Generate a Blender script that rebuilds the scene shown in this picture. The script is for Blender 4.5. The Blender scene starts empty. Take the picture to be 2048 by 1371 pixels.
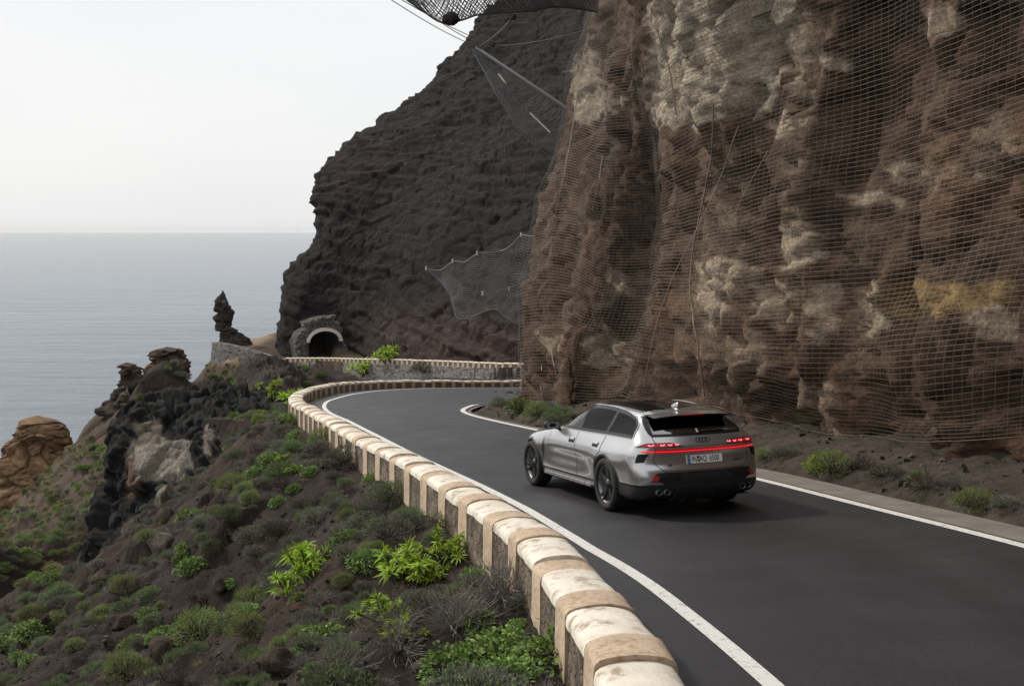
import bpy, bmesh, math, random
import numpy as np
from mathutils import Vector, Matrix

random.seed(7)
RNG = np.random.default_rng(7)
S = bpy.context.scene
COL = S.collection

# ------------------------------------------------------------------ camera
CAM_H = 3.851
PITCH = math.atan(225.5 / 2200.0)
cam = bpy.data.cameras.new('camera')
cam.sensor_width = 36.0
cam.lens = 36.0 * 2200.0 / 2048.0
cam.clip_start = 0.1
cam.clip_end = 200000.0
cam_ob = bpy.data.objects.new('camera', cam)
COL.objects.link(cam_ob)
cam_ob.location = (0, 0, CAM_H)
cam_ob.rotation_euler = (math.pi / 2 - PITCH, 0, 0)
S.camera = cam_ob

# ------------------------------------------------------------------ world, sun, exposure
SUN_EL, SUN_AZ = math.radians(40), math.radians(-60)      # azimuth from +Y, negative = to the left (seaward)
w = bpy.data.worlds.new('World'); S.world = w; w.use_nodes = True
nt = w.node_tree; nt.nodes.clear()
out = nt.nodes.new('ShaderNodeOutputWorld'); bg = nt.nodes.new('ShaderNodeBackground')
sky = nt.nodes.new('ShaderNodeTexSky'); sky.sky_type = 'NISHITA'; sky.sun_disc = False
sky.sun_elevation = SUN_EL; sky.sun_rotation = SUN_AZ; sky.dust_density = 4.0; sky.air_density = 1.0; sky.ozone_density = 1.0
tc = nt.nodes.new('ShaderNodeTexCoord'); mp = nt.nodes.new('ShaderNodeMapping'); mp.inputs['Scale'].default_value = (1.0, 1.0, 4.0)
nz = nt.nodes.new('ShaderNodeTexNoise'); nz.inputs['Scale'].default_value = 2.2; nz.inputs['Detail'].default_value = 7
cr = nt.nodes.new('ShaderNodeValToRGB')
cr.color_ramp.elements[0].position = 0.25; cr.color_ramp.elements[0].color = (9.2, 9.3, 9.5, 1)
cr.color_ramp.elements[1].position = 0.75; cr.color_ramp.elements[1].color = (10.1, 10.1, 10.1, 1)
mx = nt.nodes.new('ShaderNodeMix'); mx.data_type = 'RGBA'; mx.inputs[0].default_value = 0.88
nt.links.new(tc.outputs['Generated'], mp.inputs[0]); nt.links.new(mp.outputs[0], nz.inputs['Vector'])
nt.links.new(nz.outputs['Fac'], cr.inputs[0]); nt.links.new(sky.outputs[0], mx.inputs[6]); nt.links.new(cr.outputs[0], mx.inputs[7])
nt.links.new(mx.outputs[2], bg.inputs['Color']); bg.inputs['Strength'].default_value = 0.1
nt.links.new(bg.outputs[0], out.inputs['Surface'])

sl = bpy.data.lights.new('sun', 'SUN'); sl.energy = 2.5; sl.angle = math.radians(5); sl.color = (1.0, 0.93, 0.82)
so = bpy.data.objects.new('sun', sl); COL.objects.link(so)
sd = Vector((math.sin(SUN_AZ) * math.cos(SUN_EL), math.cos(SUN_AZ) * math.cos(SUN_EL), math.sin(SUN_EL)))
so.rotation_euler = sd.to_track_quat('Z', 'Y').to_euler(); so.location = (-30, 0, 60)
vs = S.view_settings; vs.view_transform = 'Standard'; vs.look = 'None'; vs.exposure = 0.0; vs.gamma = 1.0; vs.use_curve_mapping = False
S.cycles.max_bounces = 6; S.cycles.transparent_max_bounces = 8; S.cycles.diffuse_bounces = 3
S.cycles.glossy_bounces = 4; S.cycles.volume_bounces = 0

# ------------------------------------------------------------------ helpers
def at(u, v, d):
    """world point seen at photo pixel (u, v), at distance d along +Y"""
    a = (u - 1024.0) / 2200.0; b = -(v - 685.5) / 2200.0
    ry = math.cos(PITCH) + b * math.sin(PITCH); rz = -math.sin(PITCH) + b * math.cos(PITCH)
    return np.array([a * d / ry, d, CAM_H + rz * d / ry])

def project(P):
    x = P[..., 0]; y = P[..., 1]; z = P[..., 2] - CAM_H
    dd = y * math.cos(PITCH) - z * math.sin(PITCH); up = y * math.sin(PITCH) + z * math.cos(PITCH)
    dd = np.where(dd > 0.1, dd, 1e9)
    return 1024 + 2200 * x / dd, 685.5 - 2200 * up / dd

FWD = np.array([-math.sin(.3353), math.cos(.3353)]); LFT = np.array([-math.cos(.3353), -math.sin(.3353)])
CAR0 = np.array([2.2, 15.18])
def st(s, t): return CAR0 + FWD * s + LFT * t

def _h(ix, iy, iz, seed):
    h = (ix * 374761393 + iy * 668265263 + iz * 2147483647 + seed * 974634777) & 0xffffffff
    h = ((h ^ (h >> 13)) * 1274126177) & 0xffffffff
    h = h ^ (h >> 16)
    return (h & 0xffffff) / float(0xffffff) * 2 - 1

def vnoise(P, seed=0):
    F = np.floor(P); f = P - F; I = F.astype(np.int64); u = f * f * (3 - 2 * f); r = 0
    for dx in (0, 1):
        wx = u[..., 0] if dx else 1 - u[..., 0]
        for dy in (0, 1):
            wy = u[..., 1] if dy else 1 - u[..., 1]
            for dz in (0, 1):
                wz = u[..., 2] if dz else 1 - u[..., 2]
                r = r + wx * wy * wz * _h(I[..., 0] + dx, I[..., 1] + dy, I[..., 2] + dz, seed)
    return r

def fbm(P, octv=4, seed=0, gain=.5, ridged=False):
    r = 0; a = 1.0; tot = 0
    for k in range(octv):
        n = vnoise(P * (2.03 ** k) + k * 17.3, seed + k)
        if ridged: n = 1 - 2 * np.abs(n)
        r = r + a * n; tot += a; a *= gain
    return r / tot

def facet(P, size, seed=0, slope=.55, jit=.9):
    """broken rock: each irregular cell is a tilted flat block"""
    P = np.asarray(P, float) / size; sh = P.shape[:-1]; P = P.reshape(-1, 3); I = np.floor(P).astype(np.int64); best = np.full(len(P), 1e9); val = np.zeros(len(P)); sec = np.full(len(P), 1e9)
    for dx in (-1, 0, 1):
        for dy in (-1, 0, 1):
            for dz in (-1, 0, 1):
                a, b, c = I[:, 0] + dx, I[:, 1] + dy, I[:, 2] + dz; C = np.stack([a + .5 + jit * .5 * _h(a, b, c, seed), b + .5 + jit * .5 * _h(a, b, c, seed + 1), c + .5 + jit * .5 * _h(a, b, c, seed + 2)], 1)
                d = P - C; r = (d * d).sum(1); m_ = r < best; sec = np.where(m_, best, np.minimum(sec, r)); best = np.where(m_, r, best)
                v = _h(a, b, c, seed + 3) * .5 + (d[:, 0] * _h(a, b, c, seed + 4) + d[:, 1] * _h(a, b, c, seed + 5) + d[:, 2] * _h(a, b, c, seed + 6)) * slope; val = np.where(m_, v, val)
    gap = smooth(.16, .0, np.sqrt(sec) - np.sqrt(best)); return (val - gap * .35).reshape(sh)

def smooth(a, b, x):
    t = np.clip((x - a) / (b - a), 0, 1); return t * t * (3 - 2 * t)

def catmull(P, n):
    """P (k, ...) -> n samples"""
    P = np.asarray(P, float); k = len(P)
    t = np.linspace(0, k - 1, n); i = np.clip(np.floor(t).astype(int), 0, k - 2); f = (t - i).reshape((-1,) + (1,) * (P.ndim - 1))
    p0 = P[np.clip(i - 1, 0, k - 1)]; p1 = P[i]; p2 = P[i + 1]; p3 = P[np.clip(i + 2, 0, k - 1)]
    return .5 * (2 * p1 + (p2 - p0) * f + (2 * p0 - 5 * p1 + 4 * p2 - p3) * f ** 2 + (-p0 + 3 * p1 - 3 * p2 + p3) * f ** 3)

def resample(P, n, dens=12):
    Q = catmull(P, len(P) * dens); L = np.r_[0, np.cumsum(np.linalg.norm(np.diff(Q, axis=0), axis=1))]
    t = np.linspace(0, L[-1], n)
    return np.stack([np.interp(t, L, Q[:, j]) for j in range(Q.shape[1])], 1)

def link(ob, parent=None):
    COL.objects.link(ob)
    if parent is not None: ob.parent = parent
    return ob

def np_mesh(name, V, Fq, mats=(), col=None, smooth_=True, midx=None):
    me = bpy.data.meshes.new(name)
    V = np.asarray(V, np.float32).reshape(-1, 3); Fq = np.asarray(Fq, np.int32); k = Fq.shape[1]
    me.vertices.add(len(V)); me.vertices.foreach_set('co', V.ravel())
    me.loops.add(Fq.size); me.loops.foreach_set('vertex_index', Fq.ravel())
    me.polygons.add(len(Fq)); me.polygons.foreach_set('loop_start', np.arange(len(Fq), dtype=np.int32) * k)
    me.polygons.foreach_set('loop_total', np.full(len(Fq), k, np.int32))
    me.polygons.foreach_set('use_smooth', np.full(len(Fq), smooth_))
    for m in mats: me.materials.append(m)
    if midx is not None: me.polygons.foreach_set('material_index', np.asarray(midx, np.int32))
    me.update(calc_edges=True)
    if col is not None:
        a = me.color_attributes.new('tone', 'FLOAT_COLOR', 'POINT')
        c = np.ones((len(V), 4), np.float32); c[:, :3] = np.asarray(col).reshape(-1, 3); a.data.foreach_set('color', c.ravel())
    return me

def obj(name, me, parent=None, **props):
    o = bpy.data.objects.new(name, me); link(o, parent)
    for k, v in props.items():
        if v is not None: o[{'cat': 'category'}.get(k, k)] = v
    return o

def empty(name, loc=(0, 0, 0), **props): 
    o = bpy.data.objects.new(name, None); o.location = loc; o.empty_display_size = .3; link(o)
    for k, v in props.items():
        if v is not None: o[{'cat': 'category'}.get(k, k)] = v
    return o

def gridfaces(nr, nc, mask=None):
    i = np.arange(nr - 1)[:, None] * nc + np.arange(nc - 1)[None, :]
    F = np.stack([i, i + 1, i + nc + 1, i + nc], -1).reshape(-1, 4)
    return F if mask is None else F[mask.reshape(-1)]

def tubes(segs, r, sides=4):
    """segs (n,2,3) -> verts, quad faces for simple prisms"""
    A = np.asarray(segs, float); n = len(A); d = A[:, 1] - A[:, 0]; L = np.linalg.norm(d, axis=1, keepdims=True) + 1e-9; d = d / L
    up = np.where(np.abs(d[:, 2:3]) > .9, np.array([[1., 0, 0]]), np.array([[0, 0, 1.]])); e1 = np.cross(d, up); e1 /= np.linalg.norm(e1, axis=1, keepdims=True) + 1e-9
    e2 = np.cross(d, e1); V = []
    rr = np.broadcast_to(np.asarray(r, float).reshape(-1, 1), (n, 1)) if np.ndim(r) else r
    for end in (0, 1):
        for k in range(sides):
            a = 2 * math.pi * k / sides; V.append(A[:, end] + rr * (math.cos(a) * e1 + math.sin(a) * e2))
    V = np.stack(V, 1).reshape(-1, 3); b = np.arange(n)[:, None] * 2 * sides
    F = np.concatenate([b + np.array([[k, (k + 1) % sides, sides + (k + 1) % sides, sides + k]]) for k in range(sides)], 0)
    return V, F

def polytube(P, r, sides=6):
    P = np.asarray(P, float); return tubes(np.stack([P[:-1], P[1:]], 1), r, sides)

class Mat:
    """small node builder"""
    def __init__(s, name, **p):
        s.m = bpy.data.materials.new(name); s.m.use_nodes = True; s.t = s.m.node_tree; s.b = s.t.nodes['Principled BSDF']
        for k, v in p.items(): s.b.inputs[k.replace('_', ' ')].default_value = v
        s.tc = None
    def n(s, typ, **p):
        x = s.t.nodes.new('ShaderNode' + typ)
        for k, v in p.items():
            if hasattr(x, k): setattr(x, k, v)
            else: x.inputs[k.replace('_', ' ')].default_value = v
        return x
    def l(s, a, b): s.t.links.new(a, b)
    def coord(s, scale=(1, 1, 1)):
        if s.tc is None: s.tc = s.n('TexCoord')
        m = s.n('Mapping'); m.inputs['Scale'].default_value = scale; s.l(s.tc.outputs['Object'], m.inputs[0]); return m.outputs[0]
    def noise(s, scale, detail=5, stretch=(1, 1, 1), rough=.55):
        x = s.n('TexNoise'); x.inputs['Scale'].default_value = scale; x.inputs['Detail'].default_value = detail; x.inputs['Roughness'].default_value = rough
        s.l(s.coord(stretch), x.inputs['Vector']); return x.outputs['Fac']
    def ramp(s, fac, stops):
        r = s.n('ValToRGB'); e = r.color_ramp.elements
        while len(e) < len(stops): e.new(.5)
        for q, (p, c) in zip(e, stops): q.position = p; q.color = (*c, 1) if len(c) == 3 else c
        s.l(fac, r.inputs[0]); return r.outputs[0]
    def mix(s, a, b, fac, mode='MIX'):
        x = s.n('Mix', data_type='RGBA', blend_type=mode)
        for q, sock in ((a, 6), (b, 7)):
            if isinstance(q, tuple): x.inputs[sock].default_value = (*q, 1)
            else: s.l(q, x.inputs[sock])
        if isinstance(fac, (int, float)): x.inputs[0].default_value = fac
        else: s.l(fac, x.inputs[0])
        return x.outputs[2]
    def base(s, c): s.l(c, s.b.inputs['Base Color']); return s
    def bump(s, h, strength=.5, dist=.02):
        b = s.n('Bump'); b.inputs['Strength'].default_value = strength; b.inputs['Distance'].default_value = dist
        s.l(h, b.inputs['Height'])
        prev = getattr(s, '_bump', None)
        if prev is not None: s.l(prev, b.inputs['Normal'])
        s._bump = b.outputs[0]; s.l(b.outputs[0], s.b.inputs['Normal']); return s
    def attr(s, name='tone'):
        a = s.n('Attribute'); a.attribute_name = name; return a.outputs['Color']

def toned(name, rough=.9, scales=((6, .5, .03), (30, .5, .01)), var=.45, stretch=(1, 1, 1), spec=.25):
    m = Mat(name, Roughness=rough); m.b.inputs['Specular IOR Level'].default_value = spec
    v = m.ramp(m.noise(scales[0][0], 8, stretch), [(.25, (1 - var,) * 3), (.75, (1 + var,) * 3)])
    v2 = m.ramp(m.noise(scales[-1][0], 6, stretch), [(.3, (1 - var * .6,) * 3), (.7, (1 + var * .6,) * 3)])
    c = m.mix(m.attr(), v, 1.0, 'MULTIPLY'); c = m.mix(c, v2, 1.0, 'MULTIPLY')
    v3 = m.ramp(m.noise(scales[min(1, len(scales) - 1)][0] * .9, 12, stretch, .82), [(.34, (.42, .40, .38)), (.5, (1.0, 1.0, 1.0)), (.66, (1.75, 1.7, 1.62))]); c = m.mix(c, v3, 1.0, 'MULTIPLY'); m.base(c)
    for sc, stg, di in scales: m.bump(m.noise(sc, 9, stretch, .6), stg, di)
    return m.m

# ------------------------------------------------------------------ sea
m = Mat('sea_water', Roughness=.16, IOR=1.33); m.b.inputs['Base Color'].default_value = (.045, .085, .115, 1)
m.base(m.ramp(m.noise(.006, 6, (.5, 1.6, 1)), [(.3, (.06, .095, .13)), (.7, (.10, .145, .185))]))
m.bump(m.noise(.018, 3, (.3, 1.8, 1), .5), 1.0, 4.5); m.bump(m.noise(.05, 8, (.55, 1.4, 1), .66), 1.0, 3.4)
m.bump(m.noise(.3, 6, (.7, 1.2, 1)), .9, .4)
SEA_Z = -95.0
V = [(-40000, -3000, SEA_Z), (40000, -3000, SEA_Z), (40000, 40000, SEA_Z), (-40000, 40000, SEA_Z)]
SEA = obj('sea', np_mesh('sea', V, [[0, 1, 2, 3]], [m.m]), kind='structure', label='grey blue open sea reaching to the pale horizon')

# ------------------------------------------------------------------ road paths (wall foot W, left line LL, right line RL)
def S_(L): return [tuple(st(s, t)) for s, t in L]
W_near = S_([(-26, 15.5), (-20, 10.3), (-15, 7.1), (-11.5, 5.4)]) + [(1.02, 5.73), (.90, 7.7), (.50, 10.65), (-.21, 13.63), (-1.11, 16.9), (-1.98, 19.75),
    (-2.95, 22.92), (-4.41, 28.01), (-5.77, 32.7), (-7.1, 37.2), (-8.0, 42.0), (-8.42, 47.0), (-8.33, 52), (-7.8, 58), (-6.46, 64), (-3.98, 70), (.18, 78),
    (5, 86), (10, 95), (12.5, 104), (12, 113), (7, 121), (.29, 127), (-3.9, 133), (-8.15, 140), (-15.1, 150), (-22, 159), (-28, 167), (-36, 175)]
RL_ = S_([(-24, 8.0), (-18, 3.6), (-13, .6), (-9, -.95), (-6.6, -1.6), (-4.46, -1.99), (-1.03, -2.28), (1.58, -2.47), (5, -2.6), (8.5, -2.68), (12.7, -2.73), (16, -2.78), (18.6, -2.9),
    (20.3, -3.12), (21.4, -3.42), (22.5, -3.9), (23.6, -4.6)]) + [(-.4, 42.2), (.25, 45.5), (1.2, 50), (2.6, 57), (5.5, 66), (10, 76),
    (15, 86), (18, 96), (18.6, 106), (16.5, 117), (11, 125.5), (4, 131.5), (-.3, 135.6), (-4.6, 142.7), (-11.6, 152.4), (-19, 162), (-26.5, 171.5), (-29.9, 176)]
ZY = [(-15, 2.8), (0, 1.42), (5.7, .85), (9.3, .51), (12.03, .23), (15.35, -.11), (20, -.59), (25.97, -1.22), (32.7, -1.92), (36, -2.26), (46.5, -3.35), (52, -3.9), (58, -4.62), (64, -5.4), (70, -6.22), (78, -7.33)]
def arcz(P):
    P = np.array(P); L = np.r_[0, np.cumsum(np.linalg.norm(np.diff(P, axis=0), axis=1))]
    k = int(np.argmin(np.abs(P[:, 1] - 78) + np.abs(P[:, 0]) * .2)); Z = []
    for i, p in enumerate(P):
        if i <= k: Z.append(np.interp(p[1], *zip(*ZY)) + .033 * (p[0] - np.interp(p[1], [5, 15, 25, 36, 47], [.9, -.6, -3.5, -6.7, -8.4])) * (p[1] < 40))
        else: Z.append(-7.33 - (L[i] - L[k]) / (L[-1] - L[k]) * (16.9 - 7.33))
    return np.c_[P, Z]
Wp = arcz(W_near); Rp = arcz(RL_)
NR = 700
Wr = resample(Wp, NR); Rr = resample(Rp, NR)
# left white line: offset from the wall foot
def left_normal(P):
    d = np.gradient(P[:, :2], axis=0); d /= np.linalg.norm(d, axis=1, keepdims=True); return np.c_[-d[:, 1], d[:, 0], np.zeros(len(P))]
WN = left_normal(Wr); RN = left_normal(Rr)

def strip(A, B, nc, lift=0.0, name='', mats=(), tonefn=None, **kw):
    t = np.linspace(0, 1, nc)[None, :, None]; P = A[:, None] * (1 - t) + B[:, None] * t; P[..., 2] += lift
    me = np_mesh(name, P, gridfaces(len(A), nc), mats, col=None if tonefn is None else tonefn(P, t)); return obj(name, me, **kw)

# match the two edges by their closest crossing so that the strip does not shear
Rm = Rr.copy()
# right verge surface edge (pale shoulder)
m = Mat('asphalt', Roughness=.72); m.b.inputs['Specular IOR Level'].default_value = .45
c = m.ramp(m.noise(.6, 6), [(.3, (.022, .022, .025)), (.7, (.032, .032, .036))])
c = m.mix(c, m.ramp(m.noise(110, 3), [(.35, (.35, .35, .35)), (.68, (2.1, 2.05, 2.0))]), 1.0, 'MULTIPLY')
c = m.mix(c, m.ramp(m.noise(.25, 8, (1, 1, 1), .7), [(.52, (.7, .7, .72)), (.60, (1.0, 1.0, 1.0))]), .6, 'MULTIPLY')
vo = m.n('TexVoronoi', feature='DISTANCE_TO_EDGE'); vo.inputs['Scale'].default_value = .35
nn_ = m.n('TexNoise'); nn_.inputs['Scale'].default_value = 1.3; nn_.inputs['Detail'].default_value = 6; m.l(m.coord(), nn_.inputs['Vector'])
m.l(m.mix(m.coord(), nn_.outputs['Color'], .35), vo.inputs['Vector'])
c = m.mix(c, m.ramp(vo.outputs['Distance'], [(0.001, (.7, .7, .7)), (.004, (1, 1, 1))]), .25, 'MULTIPLY')
c = m.mix(c, m.attr(), 1.0, 'MULTIPLY'); m.base(c); m.bump(m.noise(150, 3), .7, .006)
m.l(m.ramp(m.noise(1.5, 5), [(.3, (.48,) * 3), (.7, (.62,) * 3)]), m.b.inputs['Roughness'])
ASPH = m.m
m = Mat('road_paint', Roughness=.6); c = m.ramp(m.noise(14, 8, (1, 1, 1), .7), [(.34, (.30, .29, .28)), (.46, (.72, .71, .68))]); m.base(c); m.bump(m.noise(120, 3), .3, .003); PAINT = m.m
m = Mat('shoulder_concrete', Roughness=.9); c = m.ramp(m.noise(2.2, 8), [(.3, (.15, .13, .11)), (.7, (.24, .215, .185))])
c = m.mix(c, m.ramp(m.noise(60, 3), [(.3, (.8,) * 3), (.7, (1.15,) * 3)]), 1.0, 'MULTIPLY'); m.base(c); m.bump(m.noise(40, 5), .4, .01); SHLD = m.m

# road surface from the wall foot to the right line; both resampled with the same stations
# station pairs by index of the control points (wall, right)
pairs = [(0, 0), (2, 2), (3, 3), (4, 3.6), (5, 4.2), (6, 5), (7, 6), (8, 7.2), (9, 8), (10, 9), (11, 10.2), (12, 11.6), (13, 13.4), (14, 15), (15, 16.3), (16, 17.6), (17, 19.6), (18, 20.8), (19, 21.7), (20, 22.4),
         (21, 23.3), (22, 24.3), (23, 25.3), (24, 26.2), (25, 27.2), (26, 28.2), (27, 29.1), (28, 30), (29, 31), (30, 32), (31, 33), (32, 34)]
def cm_at(P, t):
    P = np.asarray(P, float); k = len(P); t = np.clip(t, 0, k - 1); i = np.clip(np.floor(t).astype(int), 0, k - 2); f = (t - i)[:, None]
    p0 = P[np.clip(i - 1, 0, k - 1)]; p1 = P[i]; p2 = P[i + 1]; p3 = P[np.clip(i + 2, 0, k - 1)]
    return .5 * (2 * p1 + (p2 - p0) * f + (2 * p0 - 5 * p1 + 4 * p2 - p3) * f ** 2 + (-p0 + 3 * p1 - 3 * p2 + p3) * f ** 3)
pw, pr = zip(*pairs); tt = np.linspace(0, 32, 640)
Wm = cm_at(Wp, tt); Rm = cm_at(Rp, np.interp(tt, pw, np.linspace(0, 1, len(pr)) * 0 + np.array(pr)))
WmN = left_normal(Wm); RmN = left_normal(Rm)
road_l = Wm + WmN * .1; road_r = Rm - RmN * .12
def road_tone(P, t):
    w_ = np.linalg.norm((road_l - road_r)[:, :2], axis=1)[:, None, None]; x = (1 - t) * w_; L_ = np.cumsum(np.r_[0, np.linalg.norm(np.diff(Wm, axis=0), axis=1)])[:, None, None] + 0 * t
    q = np.concatenate([L_, x + 0 * L_, 0 * x + 0 * L_], -1); n_ = fbm(q * [.25, 1.2, 1], 3, 5)[..., None]; e = .03 * n_ + 1.0
    for c_x in (1.15, 2.95): e = e + .13 * np.exp(-((x - c_x) / .38) ** 2) * (1 + n_)
    e = e - .13 * np.exp(-((x - 2.05) / .3) ** 2); dust = np.clip(smooth(.55, 0, x + .25 * n_) + smooth(.5, 0, w_ - x + .2 * n_), 0, 1)
    lng = fbm(q * [.06, 9.0, 1], 3, 8)[..., None]; return e * (1 + .10 * lng) * np.array([1, 1, 1.0]) + dust * np.array([1.0, .75, .5]) * .55
strip(road_l, road_r, 46, 0, 'road', [ASPH], tonefn=road_tone, kind='structure', label='narrow dark asphalt road winding downhill along the cliff')
gapw = np.interp(Wm[:, 1], [0, 6, 9, 12, 15, 30, 41, 47, 55, 80], [1.0, .95, .8, .72, .8, .85, 1.0, 1.1, 1.2, .8])[:, None]
wid_ = np.linalg.norm((Rm - Wm)[:, :2], axis=1)[:, None]
cen = Wm + (Rm - Wm) * (gapw / wid_)
k2 = cen[:, 1] < 90
def lift4(P, dz): Q = P.copy(); Q[:, 2] += dz; return Q
strip(lift4(cen - WmN * .075, 0)[k2], lift4(cen + WmN * .075, 0)[k2], 2, .006, 'edge_line', [PAINT], kind='structure', label='white painted edge line beside the parapet wall')
kr = Rm[:, 1] < 90
strip((Rm + RmN * .11)[kr], (Rm - RmN * .05)[kr], 2, .006, 'edge_line', [PAINT], kind='structure', label='white painted edge line beside the cliff verge')
shw = np.interp(Rm[:, 1], [0, 18, 24, 36, 60], [.75, .72, .35, .12, .12])[:, None]
strip(Rm - RmN * .05 - np.array([0, 0, .01]), Rm - RmN * (.12 + shw) - np.array([0, 0, .03]), 3, 0.0, 'road_shoulder', [SHLD], kind='structure', label='pale concrete strip between the white line and the verge')

# ------------------------------------------------------------------ terrain control points
T = []
def tp(u, v, d): T.append(at(u, v, d))
for q in [(1000, 1371, 8.9), (850, 1371, 9.4), (600, 1371, 11), (300, 1371, 14), (0, 1371, 18.5), (900, 1200, 11.8), (700, 1100, 16.4), (700, 960, 21), (600, 960, 25), (600, 900, 29),
          (560, 900, 31), (500, 830, 45), (560, 790, 55), (450, 795, 54), (380, 790, 56), (310, 788, 50), (250, 797, 47), (450, 1050, 27.5), (300, 1100, 27), (150, 1240, 26), (0, 1255, 29),
          (550, 1150, 18.5), (450, 960, 33), (330, 985, 39), (430, 940, 38), (400, 1015, 33), (350, 1045, 31), (500, 965, 31), (560, 1010, 25), (240, 1080, 36), (200, 1150, 34), (520, 752, 84), (600, 772, 88), (650, 776, 76), (620, 768, 104), (560, 765, 108), (470, 785, 80), (440, 752, 181), (480, 772, 176), (530, 768, 171), (590, 760, 168), (640, 756, 160), (560, 765, 150), (500, 775, 150), (520, 775, 120), (600, 765, 120),
          (0, 1130, 70), (100, 1090, 82), (210, 1000, 96), (160, 960, 112), (240, 900, 120), (260, 830, 135), (225, 790, 146), (300, 778, 150), (380, 782, 155), (405, 765, 168), (170, 910, 132),
          (60, 1010, 140), (10, 1050, 120), (30, 940, 168), (120, 915, 172), (350, 815, 125), (300, 850, 112), (90, 1150, 62), (200, 1100, 74)]: tp(*q)
Wn_ = left_normal(Wr)
for i in range(0, NR, 14):
    p, n = Wr[i], Wn_[i]
    if p[1] < 45:
        T += [p + n * .9 + [0, 0, .06], p + n * 2.1 + [0, 0, -.5]]
    elif p[1] < 90 and p[0] < 4:
        T += [p + n * 1.0 + [0, 0, -.5], p + n * 3.5 + [0, 0, -1.8]]
    elif p[1] > 118:
        T += [p + n * 1.2 + [0, 0, -3.4], p + n * 3.5 + [0, 0, -4.6], p + n * 8 + [0, 0, -6.5]]
    T.append(p - n * 2.5 + [0, 0, -.15])
for i in range(0, NR, 20):
    p, n = Rr[i], RN[i]; T += [p - n * .9 + [0, 0, .0], p - n * 2.4 + [0, 0, .35 if p[1] < 90 else .1], p - n * 7 + [0, 0, .6]]
for q in [(-30, 70, -24), (-25, 60, -19.0), (-14, 64, -8.0), (-23, 47, -20), (-21, 38, -17), (-17.9, 46, -11.5), (-18.8, 46, -15.5), (-17.2, 42, -11.5), (-18.2, 42, -15), (-16.2, 39, -11), (-15.3, 36, -9.6), (-16.6, 36, -13), (-16, 32, -10.5), (-16.5, 28, -10), (-27, 52, -20), (-45, 75, -24), (-60, 70, -38), (-30, 40, -19), (-30, 25, -14), (-20, 12, -7), (-34, 4, -16), (-12, 0, -4), (-25, -15, -9), (-45, 40, -28), (-60, 20, -45), (-60, -20, -45),
          (-12, 95, -12.5), (-5, 105, -14), (-20, 110, -18), (-20, 130, -20), (-35, 120, -24), (-35, 145, -24), (-45, 158, -23), (-52, 176, -26), (-56, 186, -24), (-49, 186, -16.2), (-45, 184, -16.0), (-42, 198, -15.9),
          (-50, 198, -16.5), (-40, 212, -17), (-52, 215, -20), (-62, 205, -45), (-60, 230, -60), (-30, 240, -50), (-75, 165, -62), (-95, 190, -82), (-90, 150, -52), (-78, 190, -75),
          (-110, 160, -85), (-120, 200, -94), (-105, 110, -75), (-85, 85, -62), (-120, 60, -88), (-130, 0, -92), (-90, -20, -75), (-100, 240, -94), (-50, 270, -92), (0, 270, -60),
          (15, 30, 1.5), (15, 45, -.5), (25, 60, -3), (35, 80, -5), (40, 110, -9), (30, 140, -11), (10, 170, -13), (0, 200, -13), (-15, 200, -15), (60, 60, 2), (60, 150, -5), (60, 250, -5), (30, 10, 3), (60, 0, 4), (30, -20, 5), (10, -25, 4.2)]: T.append(np.array(q, float))
T = np.array(T)
# thin out near duplicates
keep = []
for i, p in enumerate(T):
    if all(np.hypot(*(T[j, :2] - p[:2])) > .7 for j in keep): keep.append(i)
T = T[keep]
def kern(r): return -np.sqrt(r * r + 1.5)
R_ = np.hypot(T[:, None, 0] - T[None, :, 0], T[:, None, 1] - T[None, :, 1]); n_ = len(T)
Amat = np.zeros((n_ + 3, n_ + 3)); Amat[:n_, :n_] = kern(R_) + np.eye(n_) * .12; Amat[:n_, n_:] = np.c_[np.ones(n_), T[:, :2]]; Amat[n_:, :n_] = Amat[:n_, n_:].T
coef = np.linalg.solve(Amat, np.r_[T[:, 2], 0, 0, 0])
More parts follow.
